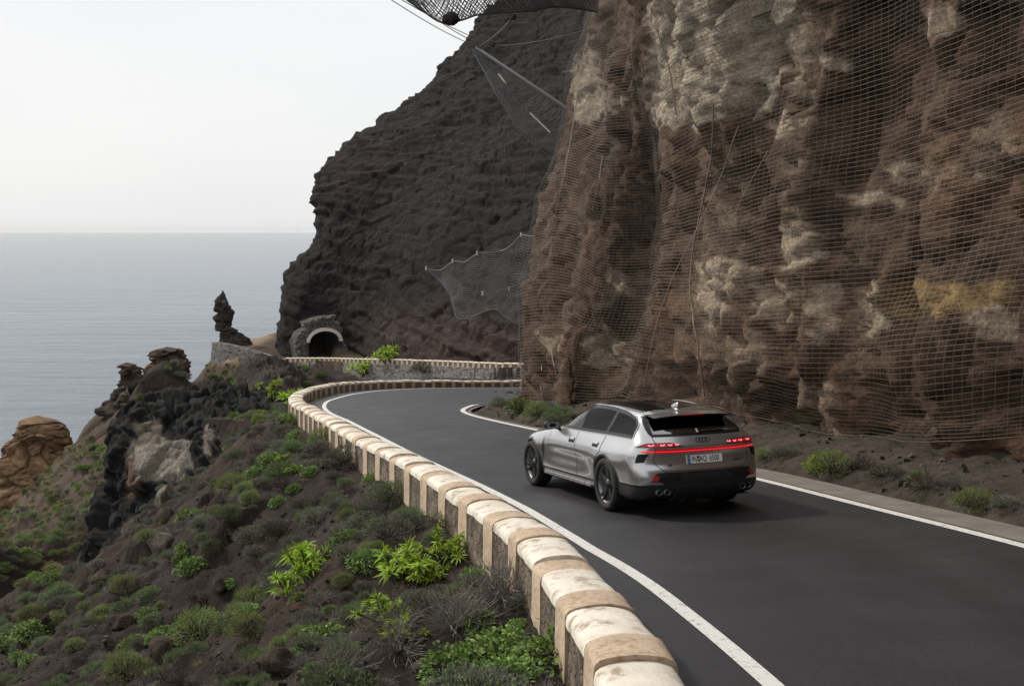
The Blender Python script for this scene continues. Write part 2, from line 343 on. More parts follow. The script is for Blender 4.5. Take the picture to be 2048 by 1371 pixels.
# dense road samples for clamping
Wc, Rc = Wm, Rm
def tz(X, Y, detail=True):
    X = np.asarray(X, float); Y = np.asarray(Y, float); sh = X.shape; x = X.ravel(); y = Y.ravel(); z = np.zeros(len(x))
    for k in range(0, len(x), 20000):
        xs = x[k:k + 20000]; ys = y[k:k + 20000]
        z[k:k + 20000] = kern(np.hypot(xs[:, None] - T[None, :, 0], ys[:, None] - T[None, :, 1])) @ coef[:n_] + coef[n_] + coef[n_ + 1] * xs + coef[n_ + 2] * ys
    # road corridor
    step = 3; A = Wc[::step]; B = Rc[::step]; dW = np.full(len(x), 1e9); zr = np.zeros(len(x)); inside = np.zeros(len(x)); lat = np.zeros(len(x))
    M = (A + B) / 2; hw = np.linalg.norm(A[:, :2] - B[:, :2], axis=1) / 2
    for k in range(0, len(x), 20000):
        xs = x[k:k + 20000]; ys = y[k:k + 20000]
        D = (xs[:, None] - M[None, :, 0]) ** 2 + (ys[:, None] - M[None, :, 1]) ** 2; j = np.argmin(D, 1)
        ax = (A[j, :2] - B[j, :2]) / (2 * hw[j, None]); lat_ = (xs - M[j, 0]) * ax[:, 0] + (ys - M[j, 1]) * ax[:, 1]
        lat[k:k + 20000] = lat_; dW[k:k + 20000] = np.where(lat_ > 0, lat_ - hw[j], -lat_ - hw[j]); zr[k:k + 20000] = M[j, 2] + (A[j, 2] - B[j, 2]) / 2 * np.clip(lat_ / hw[j], -1, 1)
        far = np.sqrt(D[np.arange(len(j)), j]) > hw[j] + 8; dW[k:k + 20000][far] = 9
    left = lat > 0
    if detail:
        P = np.stack([x, y, z * .7], 1); e = smooth(.3, 4, dW) * np.where(left, 1, .35)
        far = smooth(45, 90, y)
        n = (fbm(P * [.16, .16, .12], 5, 3, ridged=True) - .25) * (.5 + .4 * far * smooth(3, 12, dW)) + (fbm(P * [.8, .8, .6], 4, 11, ridged=True) - .2) * .26 + fbm(P * [3.1, 3.1, 3.1], 3, 21, ridged=True) * .08 + far * smooth(3, 16, dW) * smooth(175, 165, y) * ((fbm(P * [.3, .3, .3], 4, 31, ridged=True) - .2) * 1.1 + np.minimum(fbm(P * [.12, .12, .1], 3, 36, ridged=True), .3) * 1.5)
        nr_ = np.where((y < 62) & (y > 4) & (x > -24) & (dW > .4))[0]; Pn = P[nr_]; Pn = Pn + np.stack([vnoise(Pn * 1.5, 300 + k_) for k_ in range(3)], 1) * .25
        n[nr_] += (facet(Pn, 1.9, 310) * .42 + facet(Pn, .75, 320) * .16) * smooth(1.2, 3.5, dW[nr_]) + facet(Pn, .3, 330) * .045
        fr_ = np.where((y > 58) & (y < 188) & (dW > 2))[0]; Pf = P[fr_]; n[fr_] += (facet(Pf, 5.5, 340) * 1.6 + facet(Pf, 2.2, 350) * .6) * smooth(2, 9, dW[fr_]) * smooth(58, 70, y[fr_]) * (1 - .75 * smooth(-34, -24, x[fr_])) * smooth(188, 180, y[fr_])
        z = z + e * n
    core = np.where(left, smooth(.62, .42, dW), smooth(1.25, .9, dW)); vz = zr - .10
    z = z * (1 - core) + vz * core
    z = np.where((dW < 0), np.minimum(z, zr - .10), z)
    z = np.where(left & (y > 118) & (y < 168) & (dW > .9) & (dW < 14), np.minimum(z, zr - 2.3 - .12 * dW), z)
    z = np.where((x < -36) & (x > -56) & (y > 177) & (y < 206), np.minimum(z, -16.0 + .12 * vnoise(np.stack([x, y, x * 0], 1), 4)), z)
    # never let soil rise through the asphalt, also where the bend is wide
    tq = np.linspace(0, 1, 13)[None, :, None]; SP_ = (Wm[::2, None] * (1 - tq) + Rm[::2, None] * tq).reshape(-1, 3)
    idx = np.where((dW < 3.5) & (y < 190))[0]
    for k in range(0, len(idx), 3000):
        q = idx[k:k + 3000]; D = (x[q, None] - SP_[None, :, 0]) ** 2 + (y[q, None] - SP_[None, :, 1]) ** 2; j = np.argmin(D, 1); dd = np.sqrt(D[np.arange(len(q)), j])
        z[q] = np.where(dd < .55, np.minimum(z[q], SP_[j, 2] - .12), z[q])
    return z.reshape(sh), dW.reshape(sh), left.reshape(sh)

def axis(parts): 
    a = []
    for lo, hi, stp in parts: a += list(np.arange(lo, hi, stp))
    return np.array(a)
xs = axis([(-134, -60, 2.2), (-60, -40, .9), (-40, -20, .5), (-20, -10, .22), (-10, 9, .13), (9, 30, 1.0), (30, 62, 3)])
ys = axis([(-28, 2, 1.6), (2, 6, .5), (6, 30, .13), (30, 56, .2), (56, 100, .55), (100, 220, .8), (220, 275, 3)])
GX, GY = np.meshgrid(xs, ys)
GZ, GD, GL = tz(GX, GY)
GZ = np.maximum(GZ, SEA_Z - 3)
# tone
P3 = np.stack([GX, GY, GZ], -1)
n1 = fbm(P3 * .35, 4, 41)[..., None]; n2 = fbm(P3 * 1.7, 4, 51)[..., None]; n3 = fbm(P3 * .09, 3, 61)[..., None]
tone = np.array([.024, .0175, .0145]) * (1 + .5 * n2) + np.clip(n1, 0, 1) * np.array([.024, .011, .007]) + np.clip(n3, 0, 1) * np.array([.012, .007, .004])
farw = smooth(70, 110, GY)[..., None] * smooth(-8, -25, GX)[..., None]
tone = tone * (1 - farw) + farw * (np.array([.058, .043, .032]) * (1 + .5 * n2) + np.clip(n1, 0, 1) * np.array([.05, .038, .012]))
sunlit_tone = (smooth(135, 150, GY) * smooth(-60, -66, GX))[..., None]  # far left slope: warm sunlight painted into the soil colour
tone = tone * (1 - sunlit_tone) + sunlit_tone * (np.array([.13, .085, .05]) * (1 + .5 * n2) + np.clip(n1, 0, 1) * np.array([.06, .055, .01]))
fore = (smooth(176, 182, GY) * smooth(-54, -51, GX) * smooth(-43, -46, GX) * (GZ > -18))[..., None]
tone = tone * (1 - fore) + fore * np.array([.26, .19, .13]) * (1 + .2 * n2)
verge = ((GX > -2) & (~GL) & (GY < 50))[..., None]
tone = np.where(verge, np.array([.052, .042, .034]) * (1 + .5 * n2), tone)
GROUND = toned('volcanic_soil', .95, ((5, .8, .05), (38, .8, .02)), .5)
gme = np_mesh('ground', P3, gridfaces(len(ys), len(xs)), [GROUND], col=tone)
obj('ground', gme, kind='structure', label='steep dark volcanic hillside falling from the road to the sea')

def ground_z(x, y):
    i = np.clip(np.searchsorted(ys, y) - 1, 0, len(ys) - 2); j = np.clip(np.searchsorted(xs, x) - 1, 0, len(xs) - 2)
    fy = (y - ys[i]) / (ys[i + 1] - ys[i]); fx = (x - xs[j]) / (xs[j + 1] - xs[j])
    return (GZ[i, j] * (1 - fx) + GZ[i, j + 1] * fx) * (1 - fy) + (GZ[i + 1, j] * (1 - fx) + GZ[i + 1, j + 1] * fx) * fy
def ground_hit(u, v, d0=5.0, d1=230.0):
    d = np.concatenate([np.arange(d0, 60, .15), np.arange(60, d1, .8)])
    a = at(u, v, 1.0); x = a[0] * d; z = CAM_H + (a[2] - CAM_H) * d
    g = ground_z(x, d); k = np.argmax(z < g)
    if z[k] >= g[k]: return None
    return Vector((x[k], d[k], g[k]))

# ------------------------------------------------------------------ lofted cliffs
def loft(cols, nr, nc, widths=None):
    C = np.stack([resample(c, nr) for c in cols], 0)      # col, row, 3
    if widths is None: return catmull(C, nc).transpose(1, 0, 2)
    return catmull(C, nc).transpose(1, 0, 2)
def normals(G):
    du = np.gradient(G, axis=1); dv = np.gradient(G, axis=0); n = np.cross(du, dv); n /= np.linalg.norm(n, axis=2, keepdims=True) + 1e-9; return n
def even_cols(G, n):
    """re-space columns evenly along the middle row"""
    mid = G[G.shape[0] // 3]; L = np.r_[0, np.cumsum(np.linalg.norm(np.diff(mid, axis=0), axis=1))]; t = np.linspace(0, L[-1], n); f = np.interp(t, L, np.arange(len(L)))
    i = np.clip(f.astype(int), 0, len(L) - 2); f = (f - i)[None, :, None]; return G[:, i] * (1 - f) + G[:, i + 1] * f

def A_(L): return [at(*q) for q in L]
# --- near bluff
def wall_col(s, t, zf, h=(0, .6, 1.5, 3, 5, 7.5, 10.5, 14, 20), off=(0, .05, .2, .1, -.1, -.2, .1, .3, -2.0), rec=0.0):
    c = []
    for a, b in zip(h, off):
        rr = rec * math.exp(-((a - 4.5) / 4.2) ** 2)
        p = st(s, t + b - rr); c.append([p[0], p[1], zf + a])
    return c
zf = lambda s: .25 - .1 * s
cols = [wall_col(-44, 40, 4), wall_col(-42, 28, 4), wall_col(-37, 17, 3.6), wall_col(-30, 8.0, 3), wall_col(-21, 1.2, 2.3), wall_col(-14, -2.6, 1.6), wall_col(-8, -4.6, 1.0), wall_col(-3, -5.3, zf(-3) + .2), wall_col(1, -5.5, zf(1)), wall_col(5, -5.45, zf(5), off=(0, .2, .4, .3, .2, .5, 1.3, 1.2, -1)),  # leading columns: unseen cliff behind the camera, added to block sky light
        wall_col(8.5, -5.3, zf(8.5), off=(0, .1, .4, .3, .1, .5, 1.5, 1.4, -1)), wall_col(11.5, -5.3, zf(11.5), off=(0, .05, .2, .1, -.1, -.3, -.3, -.4, -3), rec=.9), wall_col(14, -5.25, zf(14), off=(0, .05, .1, 0, -.2, -.5, -1.0, -1.5, -4), rec=2.1), wall_col(16.2, -4.9, zf(16.2), off=(0, 0, 0, -.1, -.4, -.8, -1.6, -2.4, -5), rec=1.1)]
nose1 = A_([(1150, 843, 32.5), (1150, 760, 32.8), (1155, 660, 33.4), (1165, 550, 34.2), (1180, 430, 35.2), (1195, 330, 36), (1205, 250, 36.8), (1215, 170, 37.6), (1232, 60, 39), (1260, -60, 41), (1310, -260, 46)])
nose2 = A_([(1075, 828, 36), (1075, 760, 36.3), (1078, 660, 36.8), (1088, 550, 37.4), (1112, 430, 38.2), (1142, 330, 39), (1160, 250, 39.6), (1168, 170, 40.2), (1192, 60, 41.5), (1230, -60, 43.5), (1290, -260, 48)])
nose3 = A_([(1056, 815, 40), (1056, 740, 40.3), (1060, 640, 40.8), (1076, 550, 41.2), (1108, 450, 41.8), (1142, 350, 42.4), (1162, 280, 42.8), (1168, 200, 43.2), (1194, 120, 43.8), (1222, 0, 45.2), (1262, -240, 50)])
def shift(c, dx, dy, dz, lean=0): return [np.array(p) + [dx + lean * max(0, p[2]), dy, dz] for p in c]
cols += [nose1, nose2, nose3, shift(nose3, 1.0, 3.0, -.4, .05), shift(nose3, 5, 12, -1.6, .1), shift(nose3, 13, 30, -4.5), shift(nose3, 24, 48, -8)]
cols = [[np.array(p) for p in c] for c in cols]
for c in cols: c.insert(0, c[0] + np.array([0, 0, -1.2]))
NRB, NCB = 300, 900
B0 = even_cols(loft(cols, NRB, 1200), NCB)
BN = normals(B0)
if BN[NRB // 4, NCB // 3] @ np.array([*LFT, 0]) < 0: BN = -BN
hh = np.linspace(0, 1, NRB)[:, None]
Lb0 = np.r_[0, np.cumsum(np.linalg.norm(np.diff(B0[NRB // 4], axis=0), axis=1))]; Lb = np.broadcast_to(Lb0, B0.shape[:2]) + fbm(B0 * [.1, .1, .25], 2, 66) * 1.2
vfold = fbm(np.stack([Lb * .28, B0[..., 2] * .035, Lb * 0], -1), 3, 67, ridged=True)
BW = B0 + np.stack([vnoise(B0 * .9, 60 + k) for k in range(3)], -1) * .35
disp = vfold * .75 + fbm(B0 * [.35, .35, .10], 4, 71, ridged=True) * .35 + facet(BW * [1, 1, .7], 1.7, 75) * .32 + facet(BW * [1, 1, .7], .62, 85) * .24 + facet(BW, .24, 95) * .085 - .35 * smooth(.3, .6, fbm(B0 * [.6, .6, .18], 3, 171))
wedge = smooth(0, .06, hh); disp = disp - .34
B1 = B0 + BN * (disp * (.3 + .7 * wedge))[..., None]
u_, v_ = project(B1)
q1 = fbm(B1 * .5, 4, 111)[..., None]; q2 = fbm(B1 * 2.4, 4, 121)[..., None]; q3 = fbm(B1 * [1.1, 1.1, .10], 3, 131)[..., None]
tone = np.array([.072, .044, .030]) * (1 + .55 * q2) * (1 + .35 * facet(BW * [1, 1, .6], 1.1, 99)[..., None]) + np.clip(q1, 0, 1) * np.array([.085, .042, .020]) + np.clip(q3 + .02, 0, 1) * np.array([.15, .12, .09])
blobs = [(1440, 40, 118, 130, 1.25, 0), (1485, 165, 62, 62, 1.2, 0), (1400, 222, 62, 30, 1.2, 0), (1340, 190, 40, 60, .9, 0), (1325, 120, 26, 110, .7, 0), (1590, 60, 30, 120, .5, 0), (1570, 250, 34, 12, .9, 0), (1660, 128, 30, 12, .9, 0), (1885, 45, 30, 32, .9, 0),
         (1604, 492, 42, 34, 1, 0), (1468, 545, 48, 24, .9, 0), (1545, 600, 34, 34, .9, 0), (1418, 600, 22, 60, .9, 0), (1640, 590, 30, 26, .8, 0), (1650, 652, 20, 30, .9, 0), (1830, 600, 100, 30, .9, 1),
         (1745, 620, 26, 40, .9, 0), (1960, 585, 60, 28, .9, 1), (2000, 650, 40, 30, .8, 0), (1205, 695, 26, 40, 1, 0), (1245, 712, 22, 9, .9, 0), (1750, 395, 50, 12, .8, 0), (1815, 342, 40, 7, .9, 0), (1100, 675, 18, 14, .7, 0),
         (1172, 175, 30, 60, .8, 0), (1690, 900, 30, 30, .4, 0), (1640, 830, 40, 60, .4, 0), (1850, 350, 60, 20, .3, 0), (1980, 300, 40, 60, .35, 0), (1510, 700, 40, 30, .4, 0), (1210, 210, 30, 14, .8, 0), (1240, 560, 24, 14, .7, 0), (1450, 430, 20, 20, .5, 0)]
wv = fbm(B1 * 1.6, 4, 141); wu = fbm(B1 * 1.6, 4, 151)
for bu, bv, ru, rv, stg, yel in blobs:
    e = ((u_ + wu * 34 - bu) / (ru * 1.2)) ** 2 + ((v_ + wv * 34 - bv) / (rv * 1.25)) ** 2
    k = (smooth(1.06, .92, e + q2[..., 0] * .5) * stg)[..., None] * (.8 + .4 * q2)
    cc_ = np.array([.30, .20, .085]) if yel else np.array([.45, .36, .27])
    if bv < 235 and bu < 1600: k = k * (.75 + .5 * np.clip(q3 + .5, 0, 1)); cc_ = np.array([.42, .36, .28])
    tone = tone * (1 - np.clip(k, 0, 1)) + np.clip(k, 0, 1) * cc_
cleft_shade = np.exp(-((u_ - (1215 + (v_ - 400) * .05)) / 42) ** 2)[..., None] * ((v_ > 60) & (v_ < 840))[..., None]
tone = tone * (1 - .25 * cleft_shade)  # shade of the cleft painted into the rock colour
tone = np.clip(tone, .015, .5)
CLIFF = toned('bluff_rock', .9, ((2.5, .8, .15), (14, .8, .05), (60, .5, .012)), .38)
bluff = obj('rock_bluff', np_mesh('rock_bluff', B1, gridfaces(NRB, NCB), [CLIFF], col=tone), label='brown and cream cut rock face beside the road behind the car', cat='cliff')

# --- far mountain
colsM = [
 [(546, 702, 187), (552, 640, 188), (562, 570, 191), (586, 520, 196), (630, 484, 200), (636, 440, 202), (626, 400, 204), (634, 352, 208), (655, 321, 213), (700, 276, 218), (745, 243, 223), (800, 195, 230), (850, 158, 236), (868, 128, 238), (905, 102, 242), (945, 62, 247), (960, 30, 251), (1000, -20, 258), (1080, -110, 270)],
 [(584, 716, 178.2), (589, 640, 180), (598, 560, 185), (640, 480, 191), (668, 400, 196), (700, 350, 201), (780, 290, 208), (860, 220, 217), (930, 140, 227), (980, 60, 238), (1060, -40, 250), (1130, -130, 262)],
 [(690, 718, 178), (700, 640, 179), (715, 560, 181), (760, 470, 184), (830, 380, 190), (920, 270, 200), (1000, 160, 212), (1080, 40, 228), (1150, -60, 241), (1200, -140, 250)],
 [(850, 731, 153), (860, 640, 157), (880, 560, 161), (920, 460, 166), (980, 350, 175), (1060, 220, 188), (1130, 80, 206), (1200, -60, 223), (1260, -150, 235)],
 [(1040, 745, 135), (1050, 640, 139), (1070, 540, 145), (1110, 430, 152), (1160, 300, 162), (1220, 150, 177), (1280, 0, 192), (1330, -150, 205)],
 [(1400, 780, 122), (1420, 600, 128), (1450, 400, 138), (1490, 200, 150), (1530, 0, 165), (1570, -150, 180)]]
cm = [A_(c) for c in colsM]
for c in cm: c.insert(0, c[0] + np.array([0, 0, -6.0]))
cm.insert(0, shift(cm[0], 7, 16, 0)); cm.insert(0, shift(cm[1], 30, 45, 0))
NRM, NCM = 340, 560
M0 = even_cols(loft(cm, NRM, 900), NCM); MN = normals(M0)
if MN[NRM // 3, NCM // 2][1] > 0: MN = -MN
warp = fbm(M0 * .03, 3, 201)
strata = fbm(np.stack([M0[..., 0] * .035, M0[..., 1] * .035, (M0[..., 2] + warp * 6 + M0[..., 0] * .16) * .62], -1), 4, 211, ridged=True)
MW = M0 + np.stack([vnoise(M0 * .3, 260 + k) for k in range(3)], -1) * 1.2
disp = fbm(M0 * [.05, .05, .022], 3, 221, ridged=True) * 1.7 + strata * .85 + facet(MW * [1, 1, 2.4], 5.0, 271) * .45 + facet(MW * [1, 1, 2.2], 1.9, 281) * .20 + facet(MW * [1, 1, 1.5], .8, 291) * .07
M1 = M0 + MN * (disp - disp.mean() - .5)[..., None] * smooth(0, .05, np.linspace(0, 1, NRM))[:, None, None]
r1 = fbm(M1 * .07, 4, 251)[..., None]; r2 = fbm(M1 * .9, 4, 261)[..., None]
low = smooth(0, 1, np.clip((M1[..., 2] + 14) / -12 + 1.2, 0, 1))[..., None]
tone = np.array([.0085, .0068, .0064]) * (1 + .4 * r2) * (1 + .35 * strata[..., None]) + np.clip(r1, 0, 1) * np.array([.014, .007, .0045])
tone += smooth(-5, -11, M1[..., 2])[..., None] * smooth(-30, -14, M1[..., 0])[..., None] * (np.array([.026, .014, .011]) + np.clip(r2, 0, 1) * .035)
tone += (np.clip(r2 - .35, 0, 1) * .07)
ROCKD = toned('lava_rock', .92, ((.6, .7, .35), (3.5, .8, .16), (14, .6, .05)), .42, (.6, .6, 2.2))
# leave the tunnel mouth open
PC = np.array([-30.55, 178.6, -16.95]); PA = math.atan2(-PC[0] * .15, PC[1])      # portal centre on the road
pd = np.array([.45, -.89, 0]); pd /= np.linalg.norm(pd)                           # portal faces this way
pxv = np.array([pd[1] * -1, pd[0], 0])
rel = M1 - PC; la = rel @ pxv; dp = -(rel @ pd)
hole = (np.abs(la) < 2.75) & (M1[..., 2] < PC[2] + 4.7) & (dp > -9) & (dp < 22)
fm = ~(hole[:-1, :-1] | hole[1:, 1:] | hole[:-1, 1:] | hole[1:, :-1])
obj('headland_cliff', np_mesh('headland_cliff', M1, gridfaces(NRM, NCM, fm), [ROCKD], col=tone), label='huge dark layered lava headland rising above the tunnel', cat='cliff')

# ------------------------------------------------------------------ sea air
m = bpy.data.materials.new('haze_air'); m.use_nodes = True; t = m.node_tree; t.nodes.clear(); o_ = t.nodes.new('ShaderNodeOutputMaterial'); pv = t.nodes.new('ShaderNodeVolumePrincipled')
pv.inputs['Color'].default_value = (.99, .995, 1.0, 1); pv.inputs['Density'].default_value = .000018; pv.inputs['Anisotropy'].default_value = .2; t.links.new(pv.outputs[0], o_.inputs['Volume'])
hx, hy0, hy1, hz0, hz1 = 41000, -4000, 41000, SEA_Z - 1, 95
V = [(sx * hx, y_, z_) for z_ in (hz0, hz1) for y_ in (hy0, hy1) for sx in (-1, 1)]
obj('haze', np_mesh('haze', V, [[0, 2, 3, 1], [4, 5, 7, 6], [0, 1, 5, 4], [2, 6, 7, 3], [0, 4, 6, 2], [1, 3, 7, 5]], [m], smooth_=False), kind='stuff', label='thin sea haze in the air')

# ------------------------------------------------------------------ parapet walls
m = Mat('tan_plaster', Roughness=.85); c = m.ramp(m.noise(3.2, 8), [(.3, (.43, .325, .23)), (.7, (.56, .44, .32))])
c = m.mix(c, m.ramp(m.noise(22, 6), [(.33, (.68, .65, .6)), (.52, (1.05, 1.05, 1.05))]), 1.0, 'MULTIPLY'); m.base(c); m.bump(m.noise(9, 6), .5, .03); m.bump(m.noise(60, 4), .4, .006); TAN = m.m
m = Mat('white_cap_plaster', Roughness=.8); c = m.ramp(m.noise(2.6, 8), [(.3, (.66, .59, .49)), (.65, (.80, .745, .65))])
c = m.mix(c, m.ramp(m.noise(5, 10, (1, 1, 1), .75), [(.37, (.40, .33, .26)), (.48, (1, 1, 1))]), .9, 'MULTIPLY'); m.base(c); m.bump(m.noise(9, 6), .5, .03); m.bump(m.noise(50, 4), .4, .006); CAPW = m.m
m = Mat('brown_plaster', Roughness=.9); c = m.ramp(m.noise(3.0, 8), [(.3, (.115, .08, .055)), (.7, (.18, .13, .09))])
c = m.mix(c, m.ramp(m.noise(25, 6), [(.3, (.6, .6, .6)), (.6, (1.1, 1.1, 1.1))]), 1.0, 'MULTIPLY'); m.base(c); m.bump(m.noise(16, 6), .6, .03); BRN = m.m
m = Mat('rough_stone', Roughness=.92); vo = m.n('TexVoronoi'); vo.inputs['Scale'].default_value = 7; m.l(m.coord((1, 1, 1.5)), vo.inputs['Vector'])
hs = m.n('HueSaturation'); hs.inputs['Saturation'].default_value = .0; m.l(vo.outputs['Color'], hs.inputs['Color'])
c = m.mix(m.ramp(m.noise(2, 7), [(.3, (.10, .08, .06)), (.7, (.19, .155, .12))]), m.ramp(hs.outputs[0], [(.2, (.78,) * 3), (.8, (1.2,) * 3)]), 1.0, 'MULTIPLY')
ve = m.n('TexVoronoi', feature='DISTANCE_TO_EDGE'); ve.inputs['Scale'].default_value = 7; m.l(m.coord((1, 1, 1.5)), ve.inputs['Vector'])
eg = m.ramp(ve.outputs['Distance'], [(.0, (.6,) * 3), (.09, (1,) * 3)]); c = m.mix(c, eg, .7, 'MULTIPLY'); c = m.mix(c, m.ramp(m.noise(5, 8, (1, 1, 1), .7), [(.42, (.5, .47, .43)), (.56, (1.15, 1.12, 1.05))]), 1.0, 'MULTIPLY'); m.base(c); m.bump(eg, .8, .04); m.bump(m.noise(30, 5), .5, .02); STONE = m.m

def profile(kind, rnd):
    """cross-section (offset to the outside, height): inner foot, inner top edge, rounded cap, outer top edge, outer foot"""
    hw_ = .25 + (.006 if kind == 'pillar' else 0); h = .455 + rnd * .015
    cap = [(-(hw_ + .005) * math.cos(q) , h - .06 + .095 * math.sin(q) ** .8) for q in np.linspace(0, math.pi, 13)]
    return hw_, h, cap

def ring_mesh(name, P, N, sec, mats, midx=None, closed=True, jit=.0, seed=0):
    """sweep the section along the stations; end caps included"""
    sec = np.array(sec); n = len(sec); V = []
    for p, nn in zip(P, N):
        V.append(np.c_[p[0] + nn[0] * sec[:, 0], p[1] + nn[1] * sec[:, 0], p[2] + sec[:, 1]])
    V = np.concatenate(V); 
    if jit: V = V + fbm(V * 2.7, 3, seed)[:, None] * jit + np.stack([vnoise(V * 9, seed + 5 + k) for k in range(3)], 1) * jit * .35
    F = []; mi = []
    for i in range(len(P) - 1):
        for k in range(n if closed else n - 1):
            k2 = (k + 1) % n; F.append([i * n + k, i * n + k2, (i + 1) * n + k2, (i + 1) * n + k]); mi.append(midx[k] if midx else 0)
    me = bpy.data.meshes.new(name); b0 = list(range(n)); b1 = [(len(P) - 1) * n + k for k in range(n)][::-1]
    me.from_pydata(V.tolist(), [], F + ([b0, b1] if closed else []))
    for mm in mats: me.materials.append(mm)
    for pl, q in zip(me.polygons, mi + ([0, 0] if closed else [])): pl.material_index = q; 
    return me

def path_at(P, s, L):
    return np.stack([np.interp(s, L, P[:, k]) for k in range(3)], -1)

def parapet(P, s0, s1, name, label, group_tag, plong, pshort, depth_out, off=.25, seed=1):
    L = np.r_[0, np.cumsum(np.linalg.norm(np.diff(P[:, :2], axis=0), axis=1))]; N = left_normal(P)
    i0 = int(np.argmin(np.abs(L - s0))); root = empty(name, P[i0], label=label, cat='wall'); rl = Vector(P[i0])
    s = s0; k = 0; rr = random.Random(seed)
    while s < s1:
        for kind, ln in (('panel', plong), ('pillar', pshort)):
            ln = ln * rr.uniform(.92, 1.08); a, b = s, s + ln; ss = np.linspace(a, b, 8 if kind == 'panel' else 5)
            Q = path_at(P, ss, L) + path_at(N, ss, L) * off; Nn = path_at(N, ss, L); rnd = rr.uniform(-1, 1); hw_, h, cap = profile(kind, rnd)
            Q[:, 2] += rr.uniform(-.016, .016)
            if kind == 'panel':
                hb = h - .075
                sec = [(-hw_, -.15), (-hw_, hb), (hw_ - .015, hb), (hw_ + .02, -depth_out * .5), (hw_ + .10, -depth_out)]
                body = ring_mesh('stone_panel', Q, Nn, sec, [STONE, BRN], midx=[1, 0, 0, 0, 0], jit=.024, seed=k)
                o = obj('stone_panel', body, root); o.location = -rl
                cs = cap + [(hw_ + .006, h - .10), (0, h - .085), (-hw_ - .006, h - .10)]
                o = obj('cap', ring_mesh('cap', Q, Nn, cs, [CAPW], jit=.012, seed=k + 40), root); o.location = -rl
            else:
                sec = [(-hw_, -.15)] + cap + [(hw_ + .01, 0.1), (hw_ + .03, -depth_out * .8), (hw_ + .09, -depth_out)]
                o = obj('pillar', ring_mesh('pillar', Q, Nn, sec, [TAN], jit=.011, seed=k + 90), root); o.location = -rl
            for pl in o.data.polygons: pl.use_smooth = len(pl.vertices) == 4
            o.data.set_sharp_from_angle(angle=math.radians(35))
            if kind == 'panel':
                for pl in body.polygons: pl.use_smooth = False
            s = b; k += 1
    return root
Lw = np.r_[0, np.cumsum(np.linalg.norm(np.diff(Wr[:, :2], axis=0), axis=1))]
sA = Lw[np.argmin(np.hypot(Wr[:, 0] - st(-12.5, 5.8)[0], Wr[:, 1] - st(-12.5, 5.8)[1]))]
sB = Lw[np.argmin(np.hypot(Wr[:, 0] - 2.5, Wr[:, 1] - 82))]
parapet(Wr, sA, sB, 'parapet_wall', 'low parapet of cream capped blocks and tan pillars sweeping along the near road and its bend', 'p', .88, .46, 1.0)
sC = Lw[np.argmin(np.hypot(Wr[:, 0] - 6, Wr[:, 1] - 122))]
sD = Lw[np.argmin(np.hypot(Wr[:, 0] + 35.5, Wr[:, 1] - 174.6))]
parapet(Wr, sC, sD, 'parapet_wall', 'small distant parapet with cream pillars on the far road before the tunnel', 'p', .88, .46, .45, seed=5)

# ------------------------------------------------------------------ dry stone retaining wall below the far road and the forecourt
m = Mat('grey_rubble', Roughness=.95); vo = m.n('TexVoronoi'); vo.inputs['Scale'].default_value = 1.9; m.l(m.coord((1, 1, 2.2)), vo.inputs['Vector'])
hs = m.n('HueSaturation'); hs.inputs['Saturation'].default_value = .0; m.l(vo.outputs['Color'], hs.inputs['Color'])
c = m.mix((.16, .15, .14), m.ramp(hs.outputs[0], [(.15, (.45,) * 3), (.85, (1.6,) * 3)]), 1.0, 'MULTIPLY')
ve = m.n('TexVoronoi', feature='DISTANCE_TO_EDGE'); ve.inputs['Scale'].default_value = 1.9; m.l(m.coord((1, 1, 2.2)), ve.inputs['Vector'])
eg = m.ramp(ve.outputs['Distance'], [(.0, (.3,) * 3), (.10, (1,) * 3)]); c = m.mix(c, eg, 1.0, 'MULTIPLY'); m.base(c); m.bump(eg, 1.0, .12); m.bump(m.noise(6, 5), .5, .1); RUB = m.m
kk = (Lw > sC) & (Lw < sD + .5)
top = Wr[kk] + Wn_[kk] * .62 + [0, 0, -.18]
tp_ = A_([(556, 722, 176.5), (520, 710, 179), (480, 699, 181.5), (448, 692, 183.5), (424, 690, 185.5)])
left_top = resample(np.vstack([top[-1:], tp_]), 60)
TT = np.vstack([top[:-1:2], left_top]); 
hgt = np.interp(np.arange(len(TT)), [0, len(TT) - 60, len(TT) - 25, len(TT) - 1], [2.2, 3.2, 6.0, 5.2])
nn_t = left_normal(TT); rows = []
for f in np.linspace(0, 1, 26):
    q = TT + nn_t * (f * hgt * .14)[:, None]; q[:, 2] -= f * hgt; rows.append(q)
back = TT - nn_t * .5; G = np.array([back - [0, 0, .5], back] + rows)
Gd = G + fbm(G * [1.8, 1.8, 3.2], 3, 301)[..., None] * .10
Gd[1, :, 2] = TT[:, 2]; 
obj('retaining_wall', np_mesh('retaining_wall', Gd, gridfaces(*G.shape[:2]), [RUB]), label='grey dry stone retaining wall under the far road and forecourt', cat='wall')
# low coping along the forecourt edge
cp = np.stack([left_top - left_normal(left_top) * .45, left_top - left_normal(left_top) * .45 + [0, 0, .55], left_top + [0, 0, .55], left_top + [0, 0, -.1]], 0)
obj('forecourt_wall', np_mesh('forecourt_wall', cp + fbm(cp * 2.2, 2, 9)[..., None] * .06, gridfaces(4, 60), [RUB]), label='low grey stone kerb wall round the forecourt left of the tunnel', cat='wall')

